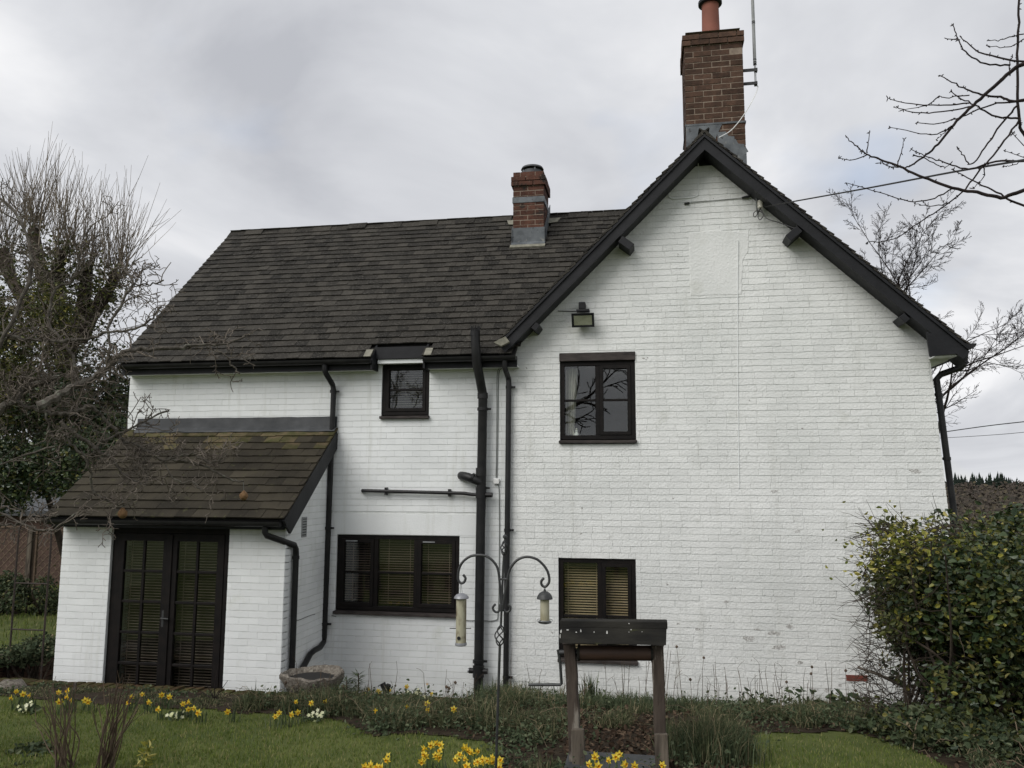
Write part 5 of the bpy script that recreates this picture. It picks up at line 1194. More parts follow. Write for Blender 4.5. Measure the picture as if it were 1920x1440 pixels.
# ---------------------------------------------------------------- pollarded tree with upright shoots (left, beyond the porch)
g = np.random.default_rng(5)
YT = 2.2
pt = lambda x, y, dy=0: at(x, y, YT+dy)
b = pt(165, 900); b = np.array([b[0], YT, gz1(b[0], YT)])
t = thing('pollarded_tree', tuple(b), 'pollarded tree with ivy covered limbs and tall upright bare shoots', 'tree')
limbs = [([b, pt(150, 800), pt(125, 690), pt(112, 600), pt(80, 520), pt(62, 430)], .17, .10), ([pt(116, 680), pt(150, 600), pt(160, 540), pt(163, 495)], .15, .09), ([pt(150, 640), pt(180, 580), pt(205, 540), pt(220, 510)], .13, .085), ([pt(112, 620), pt(60, 580), pt(20, 520, .4), pt(5, 470, .5)], .14, .09), ([pt(110, 590), pt(105, 520, -.3), pt(118, 470, -.4)], .12, .08)]
m = MB(); heads = []
for pts, r0, r1 in limbs: q = spline(pts, 4); m.tube(q, np.linspace(r0, r1, len(q))*(1+.12*g.normal(0, 1, len(q))), 9); heads.append(pts[-1])
m.build('trunk', M['hedgetwig'], t, smooth=True)
mb = MB()
for h, n, sp in zip(heads, (75, 44, 66, 50, 56), (.55, .4, .55, .5, .5)):
    for k in range(n):
        s0 = np.array(h)+g.normal(0, .10, 3); d = np.array([g.normal(0.05, sp*.6), g.normal(0, sp*.6), 1]); L = g.uniform(.6, 1.65); d /= np.linalg.norm(d); pts = [s0]; n_ = 6
        for i in range(n_): d = d+g.normal(0, .035, 3)+np.array([0, 0, .05]); d /= np.linalg.norm(d); pts.append(pts[-1]+d*L/n_)
        mb.tube(pts, np.linspace(.0075, .0024, n_+1), 3, cap=False)
        for j in range(g.integers(0, 4)):
            i = g.integers(1, n_-1); c = rot_about(d, R(g.uniform(12, 30)), g.uniform(0, 6.3)); c[2] = abs(c[2]); q = pts[i]; l = L*g.uniform(.2, .5); mb.tube([q, q+c*l*.5, q+(c+[0, 0, .15])*l], [.005, .0035, .002], 3, cap=False)
mb.build('shoots', M['shoot'], t, kind='stuff')
mb = MB()   # brown twiggy mass under the shoots
for k in range(500):
    h = heads[g.integers(5)]; s0 = np.array(h)+g.normal(0, .28, 3)-[0, 0, g.uniform(0, .9)]; d = g.normal(0, 1, 3); d /= np.linalg.norm(d); l = g.uniform(.15, .5); mb.tube([s0, s0+d*l*.5+g.normal(0, .03, 3), s0+d*l+[0, 0, .05]], [.006, .005, .002], 3, cap=False)
mb.build('twigs', M['twig'], t, kind='stuff')
Pv = []
for pts, r0, r1 in limbs:
    q = spline(pts, 8); n = 1300
    i = g.integers(0, len(q), n); Pv.append(q[i]+g.normal(0, 1, (n, 3))*(.10+.10*r0)*np.array([1, 1, 1.2])*1.3)
leaves('ivy', np.vstack(Pv), .055, M['oleaf'], t, kind='stuff', aspect=.8, rg=g)

# ---------------------------------------------------------------- evergreen masses left of the porch
def bush(name, lab, c, rad, n, size, mts, seed, lumps=14, stems=True, hollow=.55, cat='bush', zmin=None, group=None, foot=None):
    g = np.random.default_rng(seed); c = np.array(c, float); rad = np.array(rad, float); gzv = gz1(c[0], c[1]); t = thing(name, (c[0], c[1], gzv), lab, cat, group)
    LC = c+unit(g.normal(0, 1, (lumps, 3)))*rad*g.uniform(.45, .85, (lumps, 1)); LR = g.uniform(.28, .5, (lumps, 1))*rad
    for k, (mt, f) in enumerate(mts):
        m_ = int(n*f); i = g.integers(0, lumps, m_); u = unit(g.normal(0, 1, (m_, 3))); rr = (hollow+(1-hollow)*g.random((m_, 1))**.6); P = LC[i]+u*rr*LR[i]
        zl = gzv+.02 if zmin is None else zmin
        ok = P[:, 2] > zl; P = P[ok]; leaves('foliage', P, size*(1 if k == 0 else .8), M[mt], t, kind='stuff', aspect=.7, N=u[ok], rg=g)
    if stems:
        m = MB()
        if foot is not None: f_ = np.array([foot[0], foot[1], gz1(*foot)]); m.tube(spline([f_, (f_+c)/2, c], 4), np.linspace(.07, .03, 9), 7)
        for k in range(lumps if foot is None else 0): e_ = LC[k]; b_ = np.array([c[0]+g.normal(0, rad[0]*.25), c[1]+g.normal(0, rad[1]*.25), gzv]); m.tube(spline([b_, (b_+e_)/2+g.normal(0, .1, 3), e_], 4), np.linspace(.018, .007, 9), 5)
        m.build('stems', M['hedgetwig'], t, kind='stuff')
    return t
def bpx(name, lab, px, py, Y, rx, ry, depth, *a, **k):
    c = at(px, py, Y); sc = (at(px+100, py, Y)-c)[0]/100; return bush(name, lab, c, (rx*sc, depth, ry*sc), *a, **k)
bpx('holly_bush', 'yellow green evergreen leaning in behind the gnarled apple branches', 10, 690, 1.2, 125, 150, .8, 14000, .065, [('oleaf', .75), ('yleaf', .10)], 61, zmin=1.9, foot=(-13, 1.2))
bpx('evergreen_shrub', 'dark evergreen shrub filling the gap left of the porch roof', 70, 860, 1.0, 170, 130, .9, 24000, .065, [('ivy', .8), ('oleaf', .25)], 62, zmin=2.1, foot=(-8.2, 1.2))
bpx('evergreen_shrub', 'dark ivy clad thicket between pollarded tree and house end', 175, 810, 3.0, 105, 170, 1.0, 12000, .07, [('ivy', .6), ('oleaf', .35)], 63, zmin=1.6, foot=(-8.3, 3.0))
bpx('bed_shrub', 'grey green lavender like shrub at the left of the porch', 58, 1232, -.9, 62, 32, .4, 4000, .05, [('cover2', .8), ('cover', .25)], 64, zmin=.42)
bpx('bed_shrub', 'green shrub growing beneath the trellis panels', 10, 1120, 2.0, 50, 40, .5, 3000, .06, [('cover2', .7), ('oleaf', .3)], 65, zmin=.4)
bpx('bed_shrub', 'leafy climber at the trellis post', 85, 1130, 2.2, 34, 45, .4, 2000, .05, [('cover2', .7), ('oleaf', .2)], 66, zmin=.4)
bpx('bed_shrub', 'low dark green shrub in the bottom left corner of the lawn', 30, 1450, -4.4, 95, 45, .4, 5000, .045, [('cover2', .8), ('cover', .2)], 67, zmin=.5, stems=False)
p = on_ground(1335, 1425); t = thing('feathery_plant', tuple(p), 'feathery grey green plant right of the well posts', 'plant'); k = 1500
g = np.random.default_rng(68); blades('leaves', np.stack([p[0]+g.normal(0, .13, k), p[1]+g.normal(0, .12, k), np.full(k, p[2])], -1), .30, .006, .55, M['cover'], t, rg=g); blades('leaves', np.stack([p[0]+g.normal(0, .13, k), p[1]+g.normal(0, .12, k), np.full(k, p[2])], -1), .27, .006, .6, M['cover2'], t, rg=g)
bush('boundary_hedge', 'evergreen boundary hedge beyond the outbuilding at the far left', (-21, 11, 2.2), (9, 1.2, 2.2), 12000, .16, [('ivy', .7), ('oleaf', .3)], 78, lumps=46, cat='hedge')
g = np.random.default_rng(77); tb_ = at(60, 900, .2); th = thing('bramble_thicket', (tb_[0], .2, gz1(tb_[0], .2)), 'tangle of brown bare twigs left of the porch roof', 'thicket'); mb = MB()
for k in range(900):
    q = at(g.normal(90, 90), g.normal(740, 110), g.uniform(-.2, 1.8)); d = g.normal(0, 1, 3)+[0, 0, .5]; d /= np.linalg.norm(d); l = g.uniform(.2, .8); pts = [q]
    if q[0] > -7.1: continue
    for i in range(5): d = d+g.normal(0, .22, 3); d /= np.linalg.norm(d); pts.append(pts[-1]+d*l/5)
    mb.tube(pts, np.linspace(.006, .002, 6), 3, cap=False)
mb.build('twigs', M['hedgetwig'], th, kind='stuff')
# ---------------------------------------------------------------- hedge on the right
HY = -1.75
hd = bpx('hedge', 'big hedge of dark ivy and yellow green leaves at the right', 1845, 1140, HY, 200, 212, 1.05, 25000, .062, [('ivy', .60), ('oleaf', .46), ('yleaf', .15)], 71, lumps=44, hollow=.35, zmin=.66)
g = np.random.default_rng(72); c = at(1835, 1165, HY); mb = MB()
for k in range(1500):
    q = at(g.uniform(1625, 1860), g.uniform(980, 1350), HY+g.normal(0, .35)); d = np.array([-abs(g.normal(.7, .5)), g.normal(-.2, .6), g.normal(.1, .6)]); d /= np.linalg.norm(d); l = g.uniform(.10, .38)
    pts = [q]; 
    for i in range(4): d = d+g.normal(0, .22, 3); d /= np.linalg.norm(d); pts.append(pts[-1]+d*l/4)
    mb.tube(pts, np.linspace(.004, .0014, 5), 3, cap=False)
for k in range(34):
    a = at(g.uniform(1690, 1950), 1400, HY+g.normal(0, .3)); a[2] = gz1(a[0], a[1]); e_ = at(g.uniform(1650, 1950), g.uniform(1000, 1200), HY+g.normal(0, .4)); mb.tube(spline([a, (a+e_)/2+g.normal(0, .12, 3), e_], 4), np.linspace(.016, .005, 9), 5)
mb.build('twigs', M['hedgetwig'], hd, kind='stuff')
m_ = 900; q = np.array([at(g.uniform(1640, 1720), g.uniform(975, 1200), HY+g.normal(0, .35)) for _ in range(m_)]); leaves('foliage', q, .055, M['oleaf'], hd, kind='stuff', rg=g)
m_ = 500; q = np.array([at(g.normal(1690, 45), g.normal(1030, 30), HY-.25+g.normal(0, .3)) for _ in range(m_)]); leaves('foliage', q, .05, M['yleaf'], hd, kind='stuff', rg=g)
bpx('hedge_base_plants', 'low weedy leaves spreading in front of the hedge foot', 1790, 1375, -2.3, 190, 48, .5, 9000, .06, [('cover2', .6), ('oleaf', .25), ('cover', .25)], 73, lumps=26, hollow=.2, zmin=.4, stems=False, cat='plants')
for mt_, n_ in (('ivy', 3200), ('oleaf', 2600), ('yleaf', 250)): leaves('foliage', np.array([at(g.uniform(1735, 2000), g.uniform(1240, 1400), HY+g.normal(0, .45)) for _ in range(n_)]), .058, M[mt_], hd, kind='stuff', rg=g)
m = MB(); a = at(1608, 1251, -1.6); m.tube([a, at(1650, 1266, -1.6), at(1700, 1290, -1.5)], [.012, .014, .016], 6); m.build('cut_branch', M['twig'], hd)

# ---------------------------------------------------------------- gnarled apple tree reaching in from the left
g = np.random.default_rng(31)
def P3(L, Y0, Y1): n = len(L); return [at(x, y, Y0+(Y1-Y0)*i/(n-1)) for i, (x, y) in enumerate(L)]
tb = at(-150, 1300, -4.6); tb = np.array([tb[0], -4.6, gz1(tb[0], -4.6)])
apple = thing('apple_tree', tuple(tb), 'gnarled bare apple tree branches reaching over the porch roof', 'tree')
mains = [
 ([(-150, 1100), (-80, 880), (0, 768), (12, 762), (31, 747), (50, 727), (83, 714), (112, 708)], -4.6, -4.3, .055, .018, 1.),
 ([(70, 762), (100, 747), (125, 733), (150, 720), (177, 706), (204, 685), (233, 660), (280, 653), (333, 652), (367, 647), (417, 645), (460, 630)], -4.6, -3.7, .060, .006, 1.),
 ([(387, 650), (423, 667), (433, 683), (450, 700)], -3.8, -3.75, .011, .004, .5),
 ([(-60, 610), (0, 623), (27, 633), (67, 638), (117, 640), (160, 637), (207, 623), (253, 617), (287, 597), (303, 575)], -4.5, -4.0, .03, .005, 1.),
 ([(203, 683), (206, 640), (207, 607), (233, 560), (250, 533), (240, 515), (230, 500)], -4.1, -3.9, .022, .005, 1.),
 ([(250, 533), (270, 534), (290, 533), (307, 525)], -3.95, -3.9, .010, .005, 1.),
 ([(145, 722), (138, 680), (118, 640), (90, 607), (103, 547), (130, 530), (147, 507), (150, 475), (163, 440), (170, 423)], -4.2, -4.0, .024, .006, 1.),
 ([(100, 545), (87, 513), (73, 497), (40, 470)], -4.1, -4.2, .014, .006, .7),
 ([(12, 762), (33, 754), (54, 764), (83, 772), (112, 776), (146, 770), (167, 762), (181, 770), (194, 785), (217, 806), (231, 827), (250, 833), (275, 845), (307, 863), (350, 867), (383, 875), (413, 890), (437, 900), (457, 902)], -4.5, -3.6, .034, .004, 1.1),
 ([(307, 863), (317, 887), (333, 902), (363, 907), (377, 920)], -3.9, -3.8, .010, .004, .9),
 ([(310, 866), (330, 858), (360, 850), (387, 867), (410, 862), (425, 850)], -3.9, -3.75, .010, .004, .9),
 ([(112, 790), (143, 817), (163, 830), (183, 845), (207, 860), (230, 887), (253, 903), (273, 907), (276, 892)], -4.4, -3.9, .026, .005, 1.),
 ([(120, 815), (133, 833), (160, 860), (170, 887), (173, 920), (190, 933), (213, 943), (233, 948)], -4.4, -4.0, .018, .005, 1.),
 ([(178, 850), (185, 832), (213, 817), (247, 803), (277, 787), (317, 770)], -4.2, -3.9, .018, .005, 1.),
 ([(85, 772), (90, 795), (95, 815), (110, 825), (130, 820)], -4.4, -4.3, .014, .008, .7),
 ([(-60, 980), (0, 985), (27, 983), (50, 977), (83, 973), (110, 965)], -4.5, -4.3, .014, .005, .6),
 ([(-60, 950), (0, 962), (43, 983), (90, 997), (133, 973), (150, 960)], -4.5, -4.3, .014, .005, .6),
 ([(-40, 900), (0, 872), (50, 852), (103, 838)], -4.5, -4.4, .010, .006, .5),
 ([(-60, 700), (0, 650), (40, 560), (60, 500), (50, 440), (30, 400), (0, 372)], -4.5, -4.3, .03, .008, .7),
]
m = MB(); tr = [tb, at(-150, 1150, -4.6), at(-130, 1000, -4.6), at(-90, 880, -4.6), at(-40, 800, -4.55)]
m.tube(spline(tr, 5), np.linspace(.15, .07, 21), 12); m.build('trunk', M['bark'], apple, smooth=True)
AP = dict(levels=4, seg=[.2, .05, .035, .03], wander=[.1, .26, .33, .36], up=[.0, .03, .04, .03], kids=[(0, 0), (2, 4), (1, 3), (0, 2)], start=[.1, .2, .25, .3], ang=[(40, 85), (40, 80), (40, 80), (40, 80)], ratio=[.3]*4, lens=[0, .15, .085, .055], rr=.66, rmin=.0030, tip=.5)
limb_mb, tw = MB(), MB()
for L_, y0, y1, r0, r1, dens in mains:
    q = spline(P3(L_, y0, y1), 4); q[1:-1] += g.normal(0, .006, (len(q)-2, 3)); rad = np.linspace(r0*.54, max(r1*1.2, .007), len(q))*(1+.08*g.normal(0, 1, len(q)))
    MBx = MB(); MBx.tube(q, rad, 8, cap=True); MBx.build('limb', M['bark'], apple, smooth=True)
    ln = np.sum(np.linalg.norm(np.diff(q, axis=0), axis=1)); nk = int(ln*12.5*dens)
    for k in range(nk):
        tt = g.uniform(.12, 1); i = min(int(tt*(len(q)-1)), len(q)-2); dd = q[i+1]-q[i]; dd /= np.linalg.norm(dd); c_ = rot_about(dd, R(g.uniform(35, 85)), g.uniform(0, 6.3)); c_[2] += .25
        grow([tw], q[i], c_, g.uniform(.06, .24)*(1.5 if g.random() < .25 else 1), max(min(rad[i]*.5, .008), .0042), 1, g, AP)
tw.build('spurs', M['twig'], apple, kind='stuff')
# suet balls hung from its tips
for (px, py, Y, r_, lab) in ((457, 930, -3.6, .033, 'round brown suet ball hanging over the middle of the porch roof'), (230, 963, -4.0, .034, 'brown suet ball in a net hanging at the porch gutter')):
    c = at(px, py, Y); t = thing('suet_ball', tuple(c), lab, 'bird food', 'suet balls hung in the apple tree')
    m = MB(); m.lathe(c, [(.003, -r_*1.05), (r_*.55, -r_*.9), (r_*.95, -r_*.4), (r_*1.02, .0), (r_*.9, r_*.5), (r_*.5, r_*.95), (.006, r_*1.3)], 16); o = m.build('ball', M['ball'], t, smooth=True)
    for v in o.data.vertices: v.co += Vector(g.normal(0, .0016, 3))
    m = MB(); m.tube([c+np.array([0, 0, r_]), at(px-1, py-28, Y)], .002, 4); m.build('string', M['greycable'], t)

# ---------------------------------------------------------------- cherry tree reaching in from the right
g = np.random.default_rng(33)
cz = lambda L, y0, y1: [at(1220+x/2.743, y/2.743, y0+(y1-y0)*i/(len(L)-1)) for i, (x, y) in enumerate(L)]
cb_ = at(2230, 1400, -4.3); cb_ = np.array([cb_[0], -4.3, gz1(cb_[0], -4.3)])
cherry = thing('cherry_tree', tuple(cb_), 'bare budding cherry branches reaching in at the upper right', 'tree')
m = MB(); m.tube(spline([cb_, at(2200, 900, -4.3), at(2160, 500, -4.3), at(2120, 200, -4.3), at(2080, -100, -4.3)], 6), np.linspace(.13, .03, 25), 12); m.build('trunk', M['darktwig'], cherry, smooth=True)
CH = [
 ([(2560, 120), (2200, 230), (1920, 330), (1850, 370), (1740, 470), (1640, 560), (1560, 640), (1480, 740), (1400, 810), (1330, 855), (1270, 862), (1180, 838)], .016, .003),
 ([(2600, 760), (2250, 900), (1920, 980), (1800, 1015), (1680, 990), (1550, 965), (1400, 910), (1280, 855), (1180, 820), (1110, 790), (1050, 745), (1005, 705)], .015, .003),
 ([(1110, 798), (1040, 820), (965, 815)], .004, .002), ([(1112, 785), (1118, 730), (1125, 680)], .004, .002), ([(1270, 852), (1290, 780), (1303, 718)], .004, .002),
 ([(1900, 610), (1780, 600), (1680, 550), (1600, 510), (1545, 470)], .007, .003),
 ([(2400, 420), (1920, 515), (1800, 500), (1680, 480), (1590, 440), (1490, 390)], .010, .003),
 ([(1920, 520), (1750, 540), (1600, 600), (1480, 635), (1370, 630)], .006, .0025),
 ([(1660, 545), (1520, 570), (1380, 580), (1290, 560), (1250, 550)], .005, .0022), ([(1640, 530), (1480, 540), (1310, 530), (1220, 505)], .005, .0022), ([(1640, 490), (1520, 500), (1480, 495)], .004, .002), ([(1480, 500), (1420, 540), (1300, 565)], .004, .002),
 ([(1905, -200), (1895, 0), (1890, 200), (1885, 400), (1895, 600), (1920, 690), (2100, 900), (2400, 1000)], .006, .011),
 ([(1900, 610), (1800, 750), (1700, 870), (1600, 990), (1480, 1080), (1350, 1165), (1250, 1230), (1115, 1245)], .007, .003),
 ([(2300, 1150), (1920, 1060), (1800, 1000), (1680, 940), (1550, 870)], .009, .003),
 ([(2200, 830), (1900, 830), (1780, 830), (1640, 868), (1530, 840), (1430, 810), (1340, 768)], .008, .0025),
 ([(1890, 540), (1800, 640), (1720, 760), (1650, 845), (1610, 800), (1580, 760)], .007, .003),
 ([(2200, 330), (1870, 310), (1690, 265), (1590, 185)], .008, .003), ([(1850, 335), (1720, 330), (1620, 265), (1580, 200), (1555, 130)], .006, .003), ([(1590, 205), (1525, 200)], .004, .003), ([(1848, 390), (1845, 330), (1860, 290)], .004, .003),
 ([(1550, 970), (1440, 1025), (1330, 1035), (1180, 990), (1005, 940)], .005, .0022), ([(1540, 1045), (1440, 1060), (1360, 1050)], .004, .002),
 ([(1560, 640), (1500, 680), (1420, 690), (1230, 655)], .005, .0022), ([(1710, 850), (1715, 900), (1660, 970)], .004, .002), ([(1920, 200), (1840, 245), (1730, 235)], .004, .002), ([(1920, 175), (1800, 205), (1740, 207)], .004, .002), ([(1920, 820), (1860, 850), (1820, 855)], .003, .002), ([(1920, 810), (1820, 775)], .003, .002), ([(1920, 750), (1860, 685)], .003, .002), ([(1350, 795), (1420, 818), (1500, 860), (1540, 845)], .004, .002), ([(1560, 645), (1500, 690), (1470, 720)], .003, .002),
]
CP = dict(levels=3, seg=[.3, .2, .15], wander=[.08, .1, .12], up=[.02, .03, .03], kids=[(4, 6), (4, 6), (3, 4)], start=[.2, .2, .2], ang=[(30, 60), (30, 60), (30, 60)], ratio=[.5, .5, .5], rr=.5, rmin=.003, tip=.2)
ct = MB()
for k in range(9): f = .35+.6*k/9; q0 = cb_+np.array([-.35*f, 0, (7.2-cb_[2])*f*.75]); grow([ct], q0, (g.uniform(.3, 1), g.uniform(-.8, .8), .55), g.uniform(1., 1.9), .022*(1.3-f), 0, g, CP)
ct.build('crown', M['darktwig'], cherry, kind='stuff')
bud = MB()
for L_, r0, r1 in CH:
    q = spline(cz(L_, -4.3, -4.0) if L_[0][0] > 1950 else cz(L_, -4.15, -4.05), 5); m = MB(); q[1:-1] += g.normal(0, .0025, (len(q)-2, 3)); rad = np.linspace(r0, r1, len(q)); m.tube(q, rad, 6); m.build('branch', M['darktwig'], cherry, smooth=True)
    ln = np.sum(np.linalg.norm(np.diff(q, axis=0), axis=1))
    for k in range(int(ln*26)):
        i = g.integers(0, max(1, len(q)-1)); f = g.random(); o_ = q[i]+(q[min(i+1, len(q)-1)]-q[i])*f; d = g.normal(0, 1, 3); d /= np.linalg.norm(d); l = g.uniform(.006, .022)
        bud.tube([o_, o_+d*l*.6, o_+d*l], [.0028, .0040, .0012], 4)
    for k in range(3): d = g.normal(0, 1, 3)*.012; bud.tube([q[-1], q[-1]+d*.6, q[-1]+d], [.0026, .0036, .001], 4)
bud.build('buds', M['darktwig'], cherry, kind='stuff')

# ---------------------------------------------------------------- bare shrub stems in the left foreground
g = np.random.default_rng(35)
for (bx, by, tips_, lab) in ((190, 1560, [(225, 1265), (240, 1255), (250, 1268), (232, 1275), (262, 1290), (205, 1290), (195, 1270), (215, 1300), (236, 1262), (180, 1305), (222, 1285), (246, 1280), (252, 1305)], 'fan of bare brown stems in front of the french doors'),
                             (110, 1540, [(75, 1285), (92, 1275), (97, 1292), (84, 1310), (120, 1330), (138, 1280), (141, 1278), (60, 1330), (105, 1300), (128, 1320)], 'bare brown stems in front of the left porch pier')):
    b = at(bx, by, -4.55); b = np.array([b[0], -4.55, gz1(b[0], -4.55)]); t = thing('bare_shrub', tuple(b), lab, 'shrub', 'bare shrubs in the left foreground'); m = MB()
    for (px, py) in tips_:
        for rep in range(2):
            e_ = at(px+g.normal(0, 6), py+abs(g.normal(0, 14)), -4.5+g.normal(0, .12)); s0 = b+g.normal(0, .035, 3)*[1, 1, 0]; q = spline([s0, s0+(e_-s0)*.4+g.normal(0, .015, 3), s0+(e_-s0)*.75+g.normal(0, .012, 3), e_], 3); m.tube(q, np.linspace(.0055, .0022, len(q)), 4)
            for k in range(2):
                i = g.integers(4, len(q)-1); d = (e_-s0)/np.linalg.norm(e_-s0)+g.normal(0, .35, 3); l = g.uniform(.03, .10); m.tube([q[i], q[i]+d*l], [.0026, .0015], 3)
    m.build('stems', M['brownstem'], t, kind='stuff')
p = at(262, 1450, -4.6); p = np.array([p[0], -4.6, gz1(p[0], -4.6)]); t = thing('fern_sprout', tuple(p), 'small pale yellow green fern like sprout on the lawn', 'plant'); tip = at(278, 1395, -4.6)
m = MB(); q = spline([p, (p+tip)/2+[.01, 0, 0], tip], 5); m.tube(q, .003, 4); m.build('stem', M['stemgreen'], t); leaves('leaves', np.vstack([q[3:]+g.normal(0, .02, (len(q)-3, 3)) for _ in range(6)]), .05, M['yleaf'], t, kind='stuff', aspect=.3, rg=g)
# twigs before the porch doors and a marker stake
t = at(402, 1310, -2.2); t0 = thing('bare_twigs', (t[0], -2.2, gz1(t[0], -2.2)), 'few dark bare twigs before the right porch door', 'twigs'); m = MB()
for e_ in ((378, 1268), (408, 1250), (427, 1276), (360, 1290), (415, 1290), (392, 1285)):
    e3 = at(*e_, -2.2); m.tube(spline([np.array([t[0], -2.2, gz1(t[0], -2.2)]), (e3+t)/2+g.normal(0, .01, 3), e3], 3), np.linspace(.005, .002, 7), 4)
m.build('stems', M['darktwig'], t0, kind='stuff')
a = at(141, 1279, -2.1); m = MB(); m.box(a[0]-.013, a[0]+.013, -2.11, -2.09, gz1(a[0], -2.1), a[2]); tag(m.build('garden_stake', M['wood'], bevel=.002), 'thin wooden stake before the left porch pier', 'stake')

# ================================================================ LEFT BACKGROUND
YN = 3.0
def lat(x0, x1, py0, py1, lab):
    a, b = at(x0, py0, YN), at(x1, py1, YN); t = thing('trellis_panel', ((a[0]+b[0])/2, YN, b[2]), lab, 'trellis', 'trellis panels of the back fence'); m = MB(); w = .014
    sp = .10; H = a[2]-b[2]; Wd = b[0]-a[0]
    for s_ in (1, -1):
        k = -H
        while k < Wd+H:
            # line x = k + s*z clipped to the panel
            if s_ > 0: z0, z1 = max(0, -k), min(H, Wd-k); x0_, x1_ = k+z0, k+z1
            else: z0, z1 = max(0, k-Wd), min(H, k); x0_, x1_ = k-z0, k-z1
            if z1-z0 > .04:
                d = w*.7; y = YN+(.004 if s_ > 0 else .018); P = [(a[0]+x0_-d, y, b[2]+z0), (a[0]+x0_+d, y, b[2]+z0), (a[0]+x1_+d, y, b[2]+z1), (a[0]+x1_-d, y, b[2]+z1)]
                m.hexa([(x, yy+.010, z) for x, yy, z in P]+[(x, yy, z) for x, yy, z in P])
            k += sp*1.4
    m.build('lattice', M['lattice'], t, kind='stuff'); m = MB(); m.ring(a[0], b[0], b[2], a[2], .03, YN-.012, YN+.036); m.build('frame', M['lattice'], t)
lat(-70, 54, 985, 1135, 'diamond trellis panel at the left edge, left of the post'); lat(69, 150, 992, 1140, 'diamond trellis panel between the post and the porch')
a = at(62, 988, YN); m = MB(); m.box(a[0]-.05, a[0]+.05, YN-.06, YN-.015, gz1(a[0], YN), a[2]); tag(m.build('fence_post', M['wood2'], bevel=.008), 'weathered square post between two trellis panels', 'post')
a, b = at(-200, 960, 5.2), at(135, 1090, 5.2); t = thing('outbuilding', ((a[0]+b[0])/2, 6, gz1(b[0], 5.2)), 'low red brown outbuilding with dark roof edge behind the trellis', 'outbuilding')
m = MB(); m.box(a[0], b[0]+.6, 5.2, 8, .2, at(60, 968, 5.2)[2]); m.build('wall', M['shed'], t)
z = at(60, 967, 5.1)[2]; m = MB(); m.hexa([(a[0]-.2, 5.0, z), (b[0]+.7, 5.0, z), (b[0]+.7, 8.2, z+.5), (a[0]-.2, 8.2, z+.5), (a[0]-.2, 5.0, z+.1), (b[0]+.7, 5.0, z+.1), (b[0]+.7, 8.2, z+.6), (a[0]-.2, 8.2, z+.6)]); m.build('roof', M['leadd'], t)
# iron garden arch
YA = -1.05
la, lb = at(36, 985, YA), at(18, 1235, YA); ra, rb = at(98, 1000, YA), at(77, 1245, YA)
t = thing('garden_arch', (rb[0], YA, gz1(rb[0], YA)), 'thin rusty iron garden arch beside the left end of the porch', 'arch')
zg_ = gz1(rb[0], YA)
xl_, xr_ = (la[0]+lb[0])/2, (ra[0]+rb[0])/2
m = MB(); m.tube(spline([(xr_, YA, zg_), (xr_, YA, 1.2), (xr_, YA, ra[2]-.05), (xr_-.05, YA, ra[2]+.08), (xr_-.16, YA, ra[2]+.16), (xr_-.30, YA, ra[2]+.16), (xl_+.05, YA, ra[2]+.10), (xl_, YA, la[2]-.1), (xl_, YA, 1.2), (xl_, YA, zg_)], 4), .011, 6); m.build('hoop', M['rust'], t, smooth=True)
for py in (1094, 1181):
    z = at(60, py, YA)[2]; m = MB(); m.tube([(xl_, YA, z), (xr_, YA, z)], .009, 6); m.build('rung', M['rust'], t, smooth=True)

# ================================================================ RIGHT BACKGROUND: hill, wood, conifers
def hillz(x, y): return -13+14.4*sstep(110, 330, np.hypot(x-20, y))*(1-.25*sstep(90, 260, x-y*.35))+1.2*np.sin(x*.03)*np.sin(y*.02)
hx, hy = np.linspace(0, 420, 60), np.linspace(60, 420, 60)
o = grid_mesh('hill', hx, hy, hillz, M['hill']); tag(o, kind='structure')
n = 60000; X, Y = rg.uniform(20, 330, n), rg.uniform(95, 340, n); ok = (X/Y > .30) & (X/Y < 1.1); X, Y = X[ok], Y[ok]
P = np.stack([X, Y, hillz(X, Y)+rg.uniform(0, 2.2, len(X))], -1)
tag(leaves('distant_wood', P, 1.1, M['farwood'], kind='stuff', aspect=.8, flat=1.2, N=np.tile([0, -.5, 1.], (len(P), 1))), 'brown bare woodland covering the far hill', 'woodland')
mb = MB(); g = np.random.default_rng(81)
for k in range(120):
    px = g.uniform(1700, 1908); d = g.uniform(318, 345); v = at(px, 900, 0)-CAM; v = v[:2]/np.linalg.norm(v[:2]); x, y = v*d+CAM[:2]; z = float(hillz(x, y)); h = g.uniform(4.2, 6.6)*(1 if 1780 < px < 1890 else .8); r_ = h*.2
    for j in range(7): f = j/7; mb.lathe((x+g.normal(0, .1), y, z-1.+h*f), [(r_*(1-f)*1.15+.1, 0), (r_*(1-f)*.45, h*.16), (.02, h*.24)], 7)
tag(mb.build('conifer_row', M['conifer'], kind='stuff'), 'dark conifers lining the ridge of the far hill', 'conifers')

# ================================================================ FITTINGS ON THE HOUSE
# floodlight
Yl = -.16; c = at(1093, 600, Yl); t = thing('floodlight', (c[0], 0, c[2]), 'black wall floodlight above the upper gable window', 'floodlight')
tl = R(24); n_ = np.array([0, -math.cos(tl), -math.sin(tl)]); u_ = np.array([0, -math.sin(tl), math.cos(tl)]); x_ = np.array([1., 0, 0])
w, h = .135, .085
def slab3(c0, w0, h0, c1, w1, h1, nm, mt, par):
    q = [c0-x_*w0-u_*h0, c0+x_*w0-u_*h0, c0+x_*w0+u_*h0, c0-x_*w0+u_*h0]; r_ = [c1-x_*w1-u_*h1, c1+x_*w1-u_*h1, c1+x_*w1+u_*h1, c1-x_*w1+u_*h1]
    m = MB(); m.hexa([tuple(v) for v in q]+[tuple(v) for v in r_]); return m.build(nm, M[mt], par, bevel=.004)
slab3(c+n_*-.11, .07, .05, c, w, h, 'housing', 'black', t)
